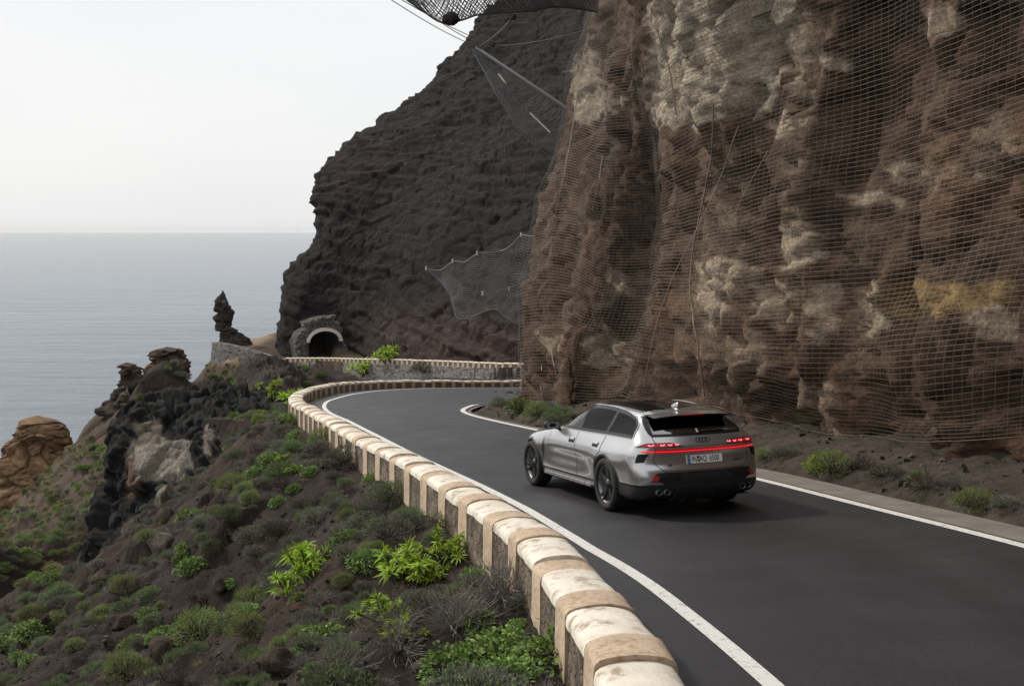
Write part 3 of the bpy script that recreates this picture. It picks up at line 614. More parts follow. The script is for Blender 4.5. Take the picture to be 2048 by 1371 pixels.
# ------------------------------------------------------------------ tunnel portal
m = Mat('cream_render', Roughness=.8); m.base(m.ramp(m.noise(1.5, 7), [(.3, (.62, .58, .5)), (.7, (.80, .76, .68))])); CREAM = m.m
m = Mat('tunnel_rock', Roughness=.95); m.base(m.ramp(m.noise(.8, 8), [(.3, (.03, .028, .026)), (.7, (.075, .068, .06))])); m.bump(m.noise(1.6, 8), .8, .3); TROCK = m.m
tun = empty('tunnel_portal', PC, label='arched road tunnel mouth with cream ring and grey rubble face', cat='tunnel')
def arch(hw_, hs_, rise, n=20):
    pts = [(-hw_, 0.0), (-hw_, hs_)]
    for i in range(1, n): 
        a = math.pi - math.pi * i / n; pts.append((hw_ * math.cos(a), hs_ + rise * math.sin(a)))
    return pts + [(hw_, hs_), (hw_, 0.0)]
IN = arch(2.55, 2.7, 1.75); OUTA = arch(3.0, 2.7, 2.30)
def W3(x, zz, dep): return pxv * x + np.array([0, 0, zz]) - pd * dep
V = [W3(x, zz, 0) for x, zz in IN] + [W3(x, zz, 0) for x, zz in OUTA] + [W3(x, zz, .9) for x, zz in IN] + [W3(x, zz, .9) for x, zz in OUTA]; n = len(IN)
ring_lo, ring_hi = 2, n - 2
F = []
for i in range(1, n - 2):
    F += [[i, i + 1, n + i + 1, n + i], [n + i, n + i + 1, 3 * n + i + 1, 3 * n + i], [i + 1, i, 2 * n + i, 2 * n + i + 1]]
obj('arch_ring', np_mesh('arch_ring', [tuple(Vector(q) + Vector(pd) * .25) for q in V], F, [CREAM], smooth_=False), tun)
V = []; deps = np.linspace(.05, 20, 14)
for dpt in deps: V += [W3(x * (1.02), zz, dpt) for x, zz in IN]
V = np.array(V); V = V + (fbm(V * .9 + PC, 3, 5) * .16)[:, None] * (np.arange(len(V)) >= n)[:, None]
F = gridfaces(14, n).tolist() + [[13 * n + i, 13 * n + i + 1, 13 * n + n - 2 - i, 13 * n + n - 1 - i] for i in range(n // 2)]
obj('tunnel_lining', np_mesh('tunnel_lining', V, F, [TROCK]), tun)
# rubble face around the ring: irregular outline, real blocks of stone standing proud
rg = random.Random(3); V = []; F = []
def outer_r(a): return 1.2 + .55 * math.sin(a * 2.2 + .6) + (.9 if 1.2 < a < 2.4 else 0)
for k in range(330):
    a = rg.uniform(-.12, math.pi + .3); rr_ = rg.uniform(0, 1); 
    if a > math.pi - .35 or a < .25: x = (-1 if a > 1.5 else 1) * (3.12 + rr_ * (1.9 if a > 1.5 else .5)); zz = rg.uniform(-.2, 3.2)
    else: e = .34 + rr_ * outer_r(a); x = math.cos(a) * (2.8 + e); zz = 2.7 + math.sin(a) * (2.15 + e)
    sx, sz, sy = rg.uniform(.12, .26), rg.uniform(.09, .18), rg.uniform(.1, .3); dd = .25 - rr_ * .1; b = len(V)
    for cx, cz, cd in ((-1, -1, -1), (1, -1, -1), (1, 1, -1), (-1, 1, -1), (-1, -1, 1), (1, -1, 1), (1, 1, 1), (-1, 1, 1)):
        j = .72 if cd < 0 else 1
        V.append(W3(x + cx * sx * j * rg.uniform(.8, 1.1), zz + cz * sz * j * rg.uniform(.8, 1.1), dd + cd * sy))
    F += [[b + q for q in f] for f in ((0, 1, 2, 3), (7, 6, 5, 4), (0, 4, 5, 1), (1, 5, 6, 2), (2, 6, 7, 3), (3, 7, 4, 0))]
o = obj('rubble_face', np_mesh('rubble_face', V, F, [RUB], smooth_=False), tun); o['kind'] = 'stuff'
# backing behind the rubble
V = []; F = []; fmi = []; NA = 26
for i in range(NA + 1):
    a = math.pi * i / NA; e = outer_r(a) + .15
    V += [W3(math.cos(a) * 2.6, 2.7 + math.sin(a) * 2.0, .5), W3(math.cos(a) * (2.8 + e), 2.7 + math.sin(a) * (2.15 + e), .6), W3(math.cos(a) * (2.9 + e), 2.7 + math.sin(a) * (2.3 + e), 9.0)]
for i in range(NA): F += [[i * 3, i * 3 + 1, i * 3 + 4, i * 3 + 3], [i * 3 + 1, i * 3 + 2, i * 3 + 5, i * 3 + 4]]; fmi += [0, 1]
for sg, wd in ((1, .7), (-1, 2.1)):
    b = len(V); V += [W3(sg * 2.55, -1, .5), W3(sg * (2.7 + wd), -1, .6), W3(sg * (2.7 + wd * .9), 3.0, .6), W3(sg * 2.55, 3.0, .5), W3(sg * (2.8 + wd), -1, 9), W3(sg * (2.8 + wd), 3.0, 9)]
    F += [[b, b + 1, b + 2, b + 3], [b + 1, b + 4, b + 5, b + 2]]; fmi += [0, 1]
obj('face_wall', np_mesh('face_wall', V, F, [RUB, TROCK], smooth_=False, midx=fmi), tun)

# ------------------------------------------------------------------ rock stacks and outcrops
def rock_mesh(name, base, prof, seed, mat, tonec, nr=110, nc=130, amp=.12, squash=.7, warmth=.3, freq=1.0):
    """prof: list of (height, half width, x shift); a stack with a craggy surface"""
    pr_ = catmull(np.array(prof, float), nr); G = np.zeros((nr, nc, 3)); an = np.linspace(0, 2 * math.pi, nc)
    for i, (h, r, x) in enumerate(pr_):
        r = max(r, .02); c, s = np.cos(an), np.sin(an); k = (np.abs(c) ** 2.6 + np.abs(s) ** 2.6) ** (-1 / 2.6)
        G[i, :, 0] = base[0] + x + r * c * k; G[i, :, 1] = base[1] + r * squash * s * k; G[i, :, 2] = base[2] + h
    sc = max(p[1] for p in prof); cx = np.array([base[0], base[1], 0]); N = G - (cx + np.c_[pr_[:, 2], np.zeros(nr), np.zeros(nr)][:, None] * 1.0); N[..., 2] = 0; N /= np.linalg.norm(N, axis=2, keepdims=True) + 1e-6
    f = freq / sc
    d = fbm(G * f * 1.3, 4, seed, ridged=True) * sc * amp * 1.6 + np.round(fbm(G * f * [2.0, 2.0, 3.4], 3, seed + 9) * 4) / 4 * sc * amp + fbm(G * f * 7, 3, seed + 17) * sc * amp * .35
    GW = G + np.stack([vnoise(G * f * 3, seed + 60 + k_) for k_ in range(3)], -1) * sc * .12
    d = d * .45 + facet(GW, sc * .75, seed + 50) * sc * amp * 2.1 + facet(GW, sc * .3, seed + 55) * sc * amp * 1.1 + facet(GW, sc * .13, seed + 57) * sc * amp * .45
    d = d * smooth(0, .30, pr_[:, 1] / sc)[:, None]
    G2 = G + N * d[..., None]; G2[..., 2] += fbm(G * f * 2, 3, seed + 29) * sc * amp * .8
    r = fbm(G2 * f * 2.2, 4, seed + 31)[..., None]; tone = np.array(tonec) * (1 + .5 * r) + np.clip(r, 0, 1) * warmth * np.array([.12, .075, .04])
    G2[:, -1] = G2[:, 0]; tone[:, -1] = tone[:, 0]
    G2[-1] = G2[-1].mean(0)
    return np_mesh(name, G2, gridfaces(nr, nc), [mat], col=np.clip(tone, .01, .6))
def stack(u, v, d, prof, label, tonec, seed, **kw):
    b = at(u, v, d); return obj('rock_stack', rock_mesh('rock_stack', b, prof, seed, ROCKD, tonec, **kw), label=label, cat='rock', group='rock stacks above the sea')
# pinnacle by the forecourt
px_m = lambda d: d / 2200.
k = px_m(190)
stack(470, 702, 190, [(-1.5 , 3.2, .2), (0, 2.9, .2), (18 * k, 2.5, .0), (32 * k, 1.9, -.5), (44 * k, 1.45, -1.2), (58 * k, 1.1, -1.7), (76 * k, 1.25, -1.7), (92 * k, 1.0, -1.8), (106 * k, .6, -1.9), (118 * k, .25, -1.85), (122 * k, .08, -1.85)],
      'tall dark lava pinnacle standing beside the tunnel forecourt', (.045, .038, .035), 11, amp=.13, squash=.9)
k = px_m(152)
stack(337, 785, 152, [(-2, 3.2, 0), (0, 2.9, 0), (30 * k, 2.7, 0), (60 * k, 2.4, .1), (78 * k, 1.7, .0), (90 * k, .8, -.1), (95 * k, .1, -.1)], 'rounded reddish lava stack, larger of the twin rocks left of the stone wall', (.085, .058, .042), 23, amp=.16, warmth=.5)
stack(268, 785, 150, [(-2, 2.6, 0), (0, 2.3, .1), (25 * k, 1.9, .1), (40 * k, 1.4, -.3), (52 * k, .9, -.7), (60 * k, .1, -.8)], 'small pointed reddish rock, smaller of the twin rocks left of the stone wall', (.085, .058, .042), 37, amp=.18, warmth=.5)
k = px_m(140)
stack(236, 900, 138, [(-5, 4.2, 0), (0, 3.6, 0), (40 * k, 2.8, .4), (80 * k, 2.0, .6), (110 * k, 1.5, .9), (125 * k, .9, 1.0), (130 * k, .1, 1.0)], 'steep brown rock shoulder below the twin rocks', (.08, .06, .046), 41, amp=.13, warmth=.3)
k = px_m(165)
stack(60, 990, 165, [(-6, 9.5, -2), (0, 8.5, -1), (50 * k, 6.5, .2), (90 * k, 4.6, .6), (120 * k, 3.2, 1.2), (145 * k, 2.2, 1.6), (160 * k, 1.2, 1.8), (166 * k, .2, 1.9)],
      'large sunlit ochre rock stack at the left edge above the sea', (.17, .105, .06), 53, amp=.12, warmth=.7, squash=.9)  # warm sunlight is carried in this rock's colour
stack(140, 935, 172, [(-4, 4.0, 0), (0, 3.6, 0), (14 * k, 3.2, 0), (26 * k, 2.6, 0), (33 * k, .6, 0), (34 * k, .1, 0)], 'low sunlit ochre ledge of rock joining the left edge stack', (.15, .095, .056), 59, amp=.14, warmth=.6)  # same sunlit warmth put into the ledge colour
# dark outcrop below the bend with pale broken faces
def sheet_rock(name, cols_, nr, nc, seed, tone_fn, label, amp=.35, mat=None, cat='rock', **kw):
    G0 = even_cols(loft([A_(c) for c in cols_], nr, 240), nc); N = normals(G0)
    if N[nr // 2, nc // 2][1] > 0: N = -N
    flat_ = 0
    if name == 'rock_outcrop' and seed == 401:
        pu, pv = project(G0)
        for bu, bv, ru, rv in ((316, 918, 58, 52), (298, 862, 30, 22), (418, 880, 12, 40), (374, 905, 12, 32)): flat_ = np.maximum(flat_, smooth(1.1, .9, np.maximum(np.abs((pu - bu) / ru), np.abs((pv - bv) / rv))))
    d = fbm(G0 * [.7, .7, .35], 4, seed, ridged=True) * amp + np.round(fbm(G0 * [.9, .9, .6], 3, seed + 7) * 4) / 4 * amp * .8 + fbm(G0 * 3.2, 3, seed + 13) * amp * .25
    GW = G0 + np.stack([vnoise(G0 * .9, seed + 60 + k_) for k_ in range(3)], -1) * .4; d = d * .22 + facet(GW * [1, 1, .85], 1.7, seed + 3) * amp * 1.9 + facet(GW, .6, seed + 5) * amp * .6 + facet(GW, .25, seed + 6) * amp * .2; d = d * (1 - .72 * flat_) + flat_ * facet(G0, 1.3, 5, slope=.25) * .22
    G1 = G0 + N * d[..., None]; return obj(name, np_mesh(name, G1, gridfaces(nr, nc), [mat or CLIFF], col=tone_fn(G1)), label=label, cat=cat, **kw)
def tone_out(G):
    u, v = project(G); r = fbm(G * 1.5, 4, 77)[..., None]; t = np.array([.008, .0065, .006]) * (1 + .5 * r) + np.clip(r, 0, 1) * .008
    wu, wv = fbm(G * 1.3, 3, 78), fbm(G * 1.3, 3, 79)
    for bu, bv, ru, rv, c in [(316, 918, 50, 44, (.19, .17, .14)), (298, 862, 28, 18, (.12, .10, .078)), (418, 880, 9, 38, (.14, .125, .105)), (262, 955, 10, 40, (.10, .062, .046)), (374, 905, 9, 30, (.16, .145, .12)), (448, 862, 20, 9, (.12, .105, .09))]:
        e = np.maximum(np.abs((u + wu * 16 - bu) / ru), np.abs((v + wv * 14 - bv) / rv)); k_ = smooth(1.06, .94, e)[..., None]; t = t * (1 - k_) + k_ * np.array(c) * (1 + .25 * r)
    return np.clip(t, .01, .5)
sheet_rock('rock_outcrop', [
    [(175, 1180, 44), (178, 1110, 44.5), (195, 1020, 45), (215, 930, 45.6), (235, 850, 46.3), (262, 806, 47.5), (300, 800, 52)],
    [(215, 1130, 39.5), (225, 1050, 40.2), (240, 960, 41), (255, 880, 42), (272, 815, 43.5), (290, 792, 45.5), (310, 790, 50)],
    [(290, 1060, 38), (290, 1010, 38.6), (292, 950, 39.4), (300, 880, 40.6), (310, 820, 42.5), (325, 792, 44.5), (335, 789, 50)],
    [(380, 1030, 36.5), (378, 990, 37.4), (378, 940, 38.4), (380, 880, 40), (385, 820, 42), (395, 795, 44), (400, 788, 50)],
    [(470, 990, 35.5), (465, 950, 36.6), (460, 900, 38.2), (458, 850, 40), (460, 815, 42), (465, 796, 44), (470, 788, 50)],
    [(570, 930, 33.8), (560, 900, 35), (550, 870, 36.5), (545, 845, 38.2), (540, 820, 40.5), (535, 800, 43.5), (535, 790, 50)],
    ], 150, 230, 401, tone_out, 'black lava outcrop with pale broken rock faces below the bend', amp=.40)
sheet_rock('rock_outcrop', [
    [(470, 800, 70), (474, 780, 71), (478, 755, 73), (490, 735, 76), (505, 728, 82)],
    [(510, 800, 68), (510, 778, 69), (510, 750, 71), (515, 728, 74), (525, 724, 82)],
    [(560, 800, 67), (558, 778, 68), (556, 755, 70), (556, 735, 73), (560, 729, 82)],
    [(610, 790, 68), (606, 775, 69), (602, 758, 71), (600, 746, 75), (605, 742, 82)]], 60, 90, 431, lambda G: np.array([.035, .027, .023]) * (1 + .5 * fbm(G * 1.2, 4, 3)[..., None]) , 'dark brown rock mound in front of the grey retaining wall', amp=.3)
# the low vertical rock fin behind the lower left hillside
sheet_rock('rock_outcrop', [
    [(195, 1240, 31), (200, 1180, 31.6), (215, 1120, 32.4), (235, 1080, 33.4), (250, 1060, 35)],
    [(235, 1210, 30), (238, 1160, 30.6), (246, 1090, 31.6), (262, 1045, 32.8), (275, 1030, 35)],
    [(290, 1180, 29.6), (286, 1140, 30.2), (284, 1090, 31.2), (286, 1060, 32.5), (290, 1045, 35)]], 60, 70, 451, lambda G: np.array([.045, .034, .028]) * (1 + .5 * fbm(G * 1.9, 4, 3)[..., None]), 'narrow brown rock rib under the black lava outcrop', amp=.22)

# ------------------------------------------------------------------ rockfall nets
m = Mat('net_wire', Roughness=.6); m.b.inputs['Metallic'].default_value = .2; m.base(m.ramp(m.noise(.35, 5), [(.3, (.07, .058, .045)), (.7, (.16, .13, .095))])); NETW = m.m
m = Mat('dark_net_wire', Roughness=.6); m.b.inputs['Base Color'].default_value = (.03, .03, .03, 1); NETD = m.m
m = Mat('grey_net_wire', Roughness=.55); m.b.inputs['Base Color'].default_value = (.12, .12, .125, 1); NETG = m.m
m = Mat('pale_rope', Roughness=.7); m.b.inputs['Base Color'].default_value = (.24, .20, .15, 1); ROPE = m.m
m = Mat('galvanised', Roughness=.5, Metallic=.5); m.b.inputs['Base Color'].default_value = (.28, .28, .28, 1); GALV = m.m

netroot = empty('rockfall_net', tuple(B1[4, NCB // 3]), label='pale wire rockfall net draped over the brown cliff face beside the road', cat='net')
nrl = Vector(B1[4, NCB // 3])
# drape: a smoothed copy of the rock surface held a little off it
def box(A, k, ax):
    c = np.cumsum(np.concatenate([np.repeat(A.take([0], ax), k + 1, ax), A, np.repeat(A.take([-1], ax), k, ax)], ax), ax)
    n = A.shape[ax]; hi = c.take(range(2 * k + 1, 2 * k + 1 + n), ax); lo = c.take(range(0, n), ax); return (hi - lo) / (2 * k + 1)
Dm = ((B1 - B0) * BN).sum(-1)
Dx = Dm.copy()
for ax in (0, 1):
    Dq = Dx.copy()
    for k_ in range(-5, 6): Dq = np.maximum(Dq, np.roll(Dx, k_, ax))
    Dx = Dq
Ds = box(box(Dx, 4, 0), 4, 1); Dmax = Ds
Lc = np.r_[0, np.cumsum(np.linalg.norm(np.diff(B0[NRB // 4], axis=0), axis=1))]
fold = vnoise(np.stack([np.broadcast_to(Lc * .9, Dm.shape), B0[..., 2] * .12, Dm * 0], -1), 7) * .09 + vnoise(np.stack([np.broadcast_to(Lc * 2.8, Dm.shape), B0[..., 2] * .18, Dm * 0], -1), 8) * .035
ND = B0 + BN * (Dmax + .02 + fold)[..., None]
un, vn = project(ND[NRB // 5])
c0 = np.argmax(Lc > np.interp(-9, [0, 1], [0, 1])) if False else 0
# columns covered by net: from behind the camera side to just round the nose
visc = [j for j in range(NCB) if ND[NRB // 3, j, 1] > 4]
cA, cB = min(visc), min(NCB - 1, int(np.argmax(B0[NRB // 3, :, 1] > 46)) or NCB - 1)
subL = Lc[cA:cB]; SP = .084
ncol = int((subL[-1] - subL[0]) / SP); tcol = np.interp(np.linspace(subL[0], subL[-1], ncol), Lc, np.arange(NCB))
Hc = np.r_[0, np.cumsum(np.linalg.norm(np.diff(B0[:, (cA + cB) // 2], axis=0), axis=1))]
h_lo = 1.32; zt_ = Hc[-1] * .80; nrow = int((zt_ - h_lo) / SP); trow = np.interp(np.linspace(h_lo, zt_, nrow), Hc, np.arange(NRB))
def bil(G, r, c):
    i = np.clip(r.astype(int), 0, G.shape[0] - 2); j = np.clip(c.astype(int), 0, G.shape[1] - 2); f = (r - i)[..., None]; g = (c - j)[..., None]
    return (G[i, j] * (1 - g) + G[i, j + 1] * g) * (1 - f) + (G[i + 1, j] * (1 - g) + G[i + 1, j + 1] * g) * f
TR, TC = np.meshgrid(trow, tcol, indexing='ij')
# the lower hem hangs unevenly
hem = (vnoise(np.stack([TC * .03, TC * 0, TC * 0], -1), 33) * .35 * np.exp(-np.linspace(0, zt_, nrow) / 1.5)[:, None]) / (Hc[-1] / NRB)
NG = bil(ND, np.clip(TR + hem, 0, NRB - 1.01), TC); NNg = bil(BN, TR, TC)
NG = NG + NNg * (vnoise(NG * 6, 55) * .012)[..., None]
def ribbons(G, N, w_, axis_):
    """flat wires along rows (axis 1) or columns (axis 0)"""
    if axis_ == 0: G = G.transpose(1, 0, 2); N = N.transpose(1, 0, 2)
    d = np.gradient(G, axis=1); s_ = np.cross(N, d); s_ /= np.linalg.norm(s_, axis=2, keepdims=True) + 1e-9
    V = np.stack([G - s_ * w_ / 2, G + s_ * w_ / 2], 0); nr_, nc_ = G.shape[:2]; i = (np.arange(nr_)[:, None] * nc_ + np.arange(nc_ - 1)[None]).reshape(-1); o_ = nr_ * nc_
    return V.reshape(-1, 3), np.stack([i, i + 1, i + 1 + o_, i + o_], 1)
clip_end = None
V1, F1 = ribbons(NG[::1], NNg, .0095, 1); V2, F2 = ribbons((NG + NNg * .004)[:, ::2], NNg[:, ::2], .0045, 0)
o = obj('net_mesh', np_mesh('net_mesh', np.vstack([V1, V2]), np.vstack([F1, F2 + len(V1)]), [NETW], smooth_=False), netroot); o.location = -nrl; o['kind'] = 'stuff'
# gathered seams and ropes running down the net
def seam(pts, r, mat=ROPE, name='rope', lift=.05):
    """pts in (u, v) of the net surface: find the nearest net nodes"""
    uu, vv = project(NG); P = []
    for (a, b) in pts:
        k_ = np.argmin((uu - a) ** 2 + (vv - b) ** 2); P.append((NG.reshape(-1, 3)[k_] + NNg.reshape(-1, 3)[k_] * lift))
    P = resample(np.array(P), len(P) * 10); P = P + fbm(P * 3, 2, 66)[:, None] * .03
    V, F = polytube(P, r, 5); o_ = obj(name, np_mesh(name, V, F, [mat]), netroot); o_.location = -nrl
for pts, r in [([(1432, 205), (1428, 300), (1410, 400), (1392, 500), (1386, 590), (1400, 690), (1410, 790)], .030), ([(1320, 60), (1345, 150), (1360, 230)], .025),
               ([(1205, 0), (1170, 110), (1148, 250), (1120, 400), (1092, 520), (1078, 640), (1088, 740)], .026), ([(1240, 0), (1222, 180), (1205, 330), (1190, 420)], .018),
               ([(1480, 250), (1430, 400), (1350, 560), (1310, 680), (1290, 770)], .018), ([(1110, 640), (1105, 700), (1128, 790)], .022),
               ([(1100, 560), (1078, 600), (1072, 690), (1085, 780)], .018), ([(1540, 300), (1480, 420), (1440, 560)], .014), ([(1042, 620), (1044, 700), (1046, 780)], .03)]:
    seam(pts, r * .62)
# hem rope
P = NG[0][::3]; V, F = polytube(P, .007, 5); o = obj('hem_rope', np_mesh('hem_rope', V, F, [NETW]), netroot); o.location = -nrl

def net_panel(name, corners, nu, nv, r, mat, label, parent=None, sag=.3, seed=0, diamond=True, loc=None, edge=.02, sagdir=(0, 0, -1)):
    """hanging net between four corner curves; corners = [top polyline, bottom polyline]"""
    top_ = resample(np.array(corners[0]), nu); bot = resample(np.array(corners[1]), nu); t = np.linspace(0, 1, nv)[:, None, None]
    G = top_[None] * (1 - t) + bot[None] * t; G = G + np.array(sagdir) * (np.sin(np.pi * t) * sag) + fbm(G * .6, 3, seed)[..., None] * .12 + fbm(G * 2.4, 2, seed + 3)[..., None] * .04
    segs = []
    if diamond:
        segs += [np.stack([G[:-1, :-1], G[1:, 1:]], 2).reshape(-1, 2, 3), np.stack([G[1:, :-1], G[:-1, 1:]], 2).reshape(-1, 2, 3)]
    else: segs += [np.stack([G[:, :-1], G[:, 1:]], 2).reshape(-1, 2, 3), np.stack([G[:-1], G[1:]], 2).reshape(-1, 2, 3)]
    V, F = tubes(np.concatenate(segs), r, 3); o_ = obj('net_mesh', np_mesh('net_mesh', V, F, [mat], smooth_=False), parent); o_['kind'] = 'stuff'
    if loc is not None: o_.location = -Vector(loc)
    return G
def cable(P, r, mat, root, loc, name='cable', sag=0):
    P = np.array(P, float)
    if len(P) == 2:
        t = np.linspace(0, 1, 14)[:, None]; P = P[0] * (1 - t) + P[1] * t; P[:, 2] -= (np.sin(np.pi * t) * sag)[:, 0]
    V, F = polytube(P, r, 5); o_ = obj(name, np_mesh(name, V, F, [mat]), root); o_.location = -Vector(loc); return o_

# --- overhead catch net at the top edge
loc = tuple(at(1180, 20, 40)); r1_ = empty('catch_net', loc, label='dark catch net hanging across the top edge of the picture', cat='net')
topc = [at(770, -70, 34), at(860, -50, 34.5), at(960, -40, 35.5), at(1060, -40, 37), (at(1200, -40, 40))]
botc = [at(805, -6, 33.5), at(845, 22, 33.6), at(885, 46, 34), at(925, 40, 34.6), at(955, 30, 35.2), at(1000, 26, 36), at(1060, 22, 37), at(1120, 14, 38.5), at(1195, 24, 40.3)]
net_panel('n', [topc, botc], 62, 9, .016, NETD, '', r1_, .1, 3, loc=loc)
net_panel('n', [lift4(np.array(topc), .2) + [0, .5, 0], lift4(np.array(botc), .12) + [0, .6, 0]], 47, 7, .014, NETD, '', r1_, .1, 9, loc=loc)
cable(resample(np.array(botc), 60), .03, NETD, r1_, loc, 'edge_rope')
# clump of fallen stone caught in the net
me = rock_mesh('caught_stone', at(902, 40, 33.9), [(-.16, .04, 0), (-.1, .2, 0), (0, .27, 0), (.12, .24, 0), (.2, .12, 0), (.23, .02, 0)], 5, ROCKD, (.03, .027, .025), nr=14, nc=18)
obj('caught_stone', me, label='dark stone lying caught in the overhead net', cat='stone')
for a, b in [((770, -8, 33), (962, 98, 43)), ((790, -8, 33), (985, 90, 43.2)), ((880, 44, 34), (985, 96, 43))]:
    cable([at(*a), at(*b)], .014, NETD, r1_, loc, sag=.1)

# --- triangular outrigger net from the nose of the bluff
loc = tuple(at(1135, 215, 42.5)); r2_ = empty('catch_net', loc, label='triangular net slung from a leaning steel post at the cliff nose', cat='net')
tip = at(945, 98, 43)
V, F = polytube([at(1140, 222, 42.8), tip + [.1, 0, .05]], .075, 8); o = obj('post', np_mesh('post', V, F, [GALV], smooth_=False), r2_); o.location = -Vector(loc)
A1 = [tip, at(1000, 140, 42.9), at(1060, 175, 42.8), at(1138, 222, 42.8)]
B1_ = [tip + [.02, 0, -.05], at(985, 175, 42.2), at(1010, 215, 41.9), at(1050, 275, 41.6), at(1115, 322, 41.5)]
net_panel('n', [A1, [tip, at(990, 152, 42.5), at(1045, 215, 42.2), at(1134, 300, 42)]], 34, 8, .007, NETG, '', r2_, .1, 21, loc=loc)
net_panel('n', [[tip, at(990, 152, 42.5), at(1045, 215, 42.2), at(1134, 300, 42)], B1_], 36, 9, .009, NETG, '', r2_, .1, 22, loc=loc)
for q in [[tip, at(1000, 155, 42.7), at(1050, 220, 42.5), at(1136, 298, 42)], A1, B1_]: cable(resample(np.array(q), 24), .022, NETG, r2_, loc)
for a, b in [((997, 148, 42.4), (1012, 168, 42.3)), ((1060, 226, 42), (1100, 265, 41.9))]: cable([at(*a), at(*b)], .035, CAPW, r2_, loc, 'pale_sleeve')
for a, b in [((960, 92, 43), (1020, 40, 52)), ((1000, 92, 43.2), (1178, 58, 41)), ((1125, 145, 45), (1170, 118, 42.6))]: cable([at(*a), at(*b)], .012, NETG, r2_, loc, 'stay_cable', sag=.1)

# --- long catch fence behind the bluff
loc = tuple(at(1050, 560, 62)); r3_ = empty('catch_net', loc, label='long grey catch net fanned out behind the cliff nose above the far road', cat='net')
T1 = [at(852, 536, 66), at(880, 540, 66), at(905, 523, 65.6), at(930, 523, 65.2), at(954, 508, 64.8), at(1000, 502, 64), at(1022, 490, 63.5), at(1042, 470, 63), at(1060, 472, 62.5), at(1085, 470, 62)]
B_1 = [at(853, 538, 66), at(900, 585, 65), at(912, 632, 64), at(935, 636, 63.6), at(985, 618, 63), at(1010, 632, 62.5), at(1030, 645, 62), at(1060, 660, 61.6)]
G3 = net_panel('n', [T1, B_1], 74, 34, .010, NETG, '', r3_, .25, 31, loc=loc, diamond=False)
cable(resample(np.array(T1), 60), .018, GALV, r3_, loc, 'edge_rope'); cable(resample(np.array(B_1), 60), .025, NETG, r3_, loc, 'edge_rope')
for k_ in (20, 37, 54): cable(G3[::3, k_] + [0, -.05, 0], .012, NETG, r3_, loc)
for a, b in [((853, 540, 66), (857, 615, 68)), ((1018, 577, 62.2), (1032, 640, 62)),
             ((852, 536, 66), (880, 531, 67)), ((905, 520, 65.6), (940, 518, 66.4)), ((954, 505, 64.8), (1000, 498, 64)), ((968, 590, 63.5), (1040, 568, 62.4))]:
    cable([at(*a), at(*b)], .014, NETG, r3_, loc, 'stay_cable')
for q in [(852, 536, 66), (905, 521, 65.6), (954, 506, 64.8), (1042, 469, 63), (965, 586, 63.5), (1018, 577, 63)]:
    p = at(*q); V, F = polytube([p + [0, 0, -.12], p + [0, 0, .12]], .05, 6); o = obj('anchor_post', np_mesh('anchor_post', V, F, [CREAM], smooth_=False), r3_); o.location = -Vector(loc)

# ------------------------------------------------------------------ the car (x forward, y left, z up; origin on the ground under the rear axle)
def pchip(xs_, ys_):
    xs_ = np.array(xs_, float); ys_ = np.array(ys_, float); h = np.diff(xs_); d = np.diff(ys_) / h; mm = np.zeros(len(xs_))
    for i in range(1, len(xs_) - 1): mm[i] = 0 if d[i - 1] * d[i] <= 0 else 2 * d[i - 1] * d[i] / (d[i - 1] + d[i])
    mm[0], mm[-1] = d[0], d[-1]
    def f(x):
        x = np.clip(np.asarray(x, float), xs_[0], xs_[-1]); i = np.clip(np.searchsorted(xs_, x, side='right') - 1, 0, len(xs_) - 2); t = (x - xs_[i]) / h[i]
        return (2 * t**3 - 3 * t**2 + 1) * ys_[i] + (t**3 - 2 * t**2 + t) * h[i] * mm[i] + (-2 * t**3 + 3 * t**2) * ys_[i + 1] + (t**3 - t**2) * h[i] * mm[i + 1]
    return f
ZT = [.20, .26, .32, .42, .52, .62, .72, .80, .86, .92, .97, 1.02, 1.06, 1.12, 1.20, 1.28, 1.34, 1.385, 1.415, 1.44, 1.455, 1.462]
fW = pchip(ZT, [.82, .895, .915, .925, .93, .938, .945, .935, .918, .895, .868, .842, .82, .79, .752, .712, .675, .63, .57, .44, .25, .02])
fR = pchip(ZT, [-.86, -1.02, -1.09, -1.13, -1.14, -1.125, -1.085, -1.075, -1.08, -1.085, -1.055, -1.01, -.965, -.905, -.825, -.745, -.685, -.63, -.58, -.48, -.3, .3])
fF = pchip(ZT, [3.6, 3.74, 3.80, 3.85, 3.86, 3.85, 3.82, 3.72, 3.50, 3.05, 2.60, 2.25, 2.12, 1.98, 1.80, 1.60, 1.43, 1.27, 1.12, .9, .7, .4])
fLR = pchip([.2, .9, 1.0, 1.46], [.46, .44, .34, .26]); fLF = pchip([.2, .8, 1.0, 1.46], [1.0, 1.25, .75, .5])
PEX = 2.7
def bulge(x, z):
    g = np.exp(-((z - .66) / .21) ** 2); g2 = np.exp(-((z - .84) / .07) ** 2)
    return .034 * np.exp(-((x - .02) / .50) ** 4) * g + .030 * np.exp(-((x - 2.93) / .46) ** 4) * g - .026 * np.exp(-((z - .60) / .12) ** 2) * np.exp(-((x - 1.5) / .75) ** 4) + .014 * g2 * smooth(1.2, -.2, x) - .055 * smooth(.9, -.7, x) * smooth(1.0, 1.3, z)
def deform(P):
    P = np.array(P, float); x, z = P[..., 0], P[..., 2]; P[..., 2] = z - .075 * smooth(1.1, -.8, x) * smooth(1.05, 1.38, z) - .02 * smooth(.3, 1.6, x) * smooth(1.2, 1.4, z); return P
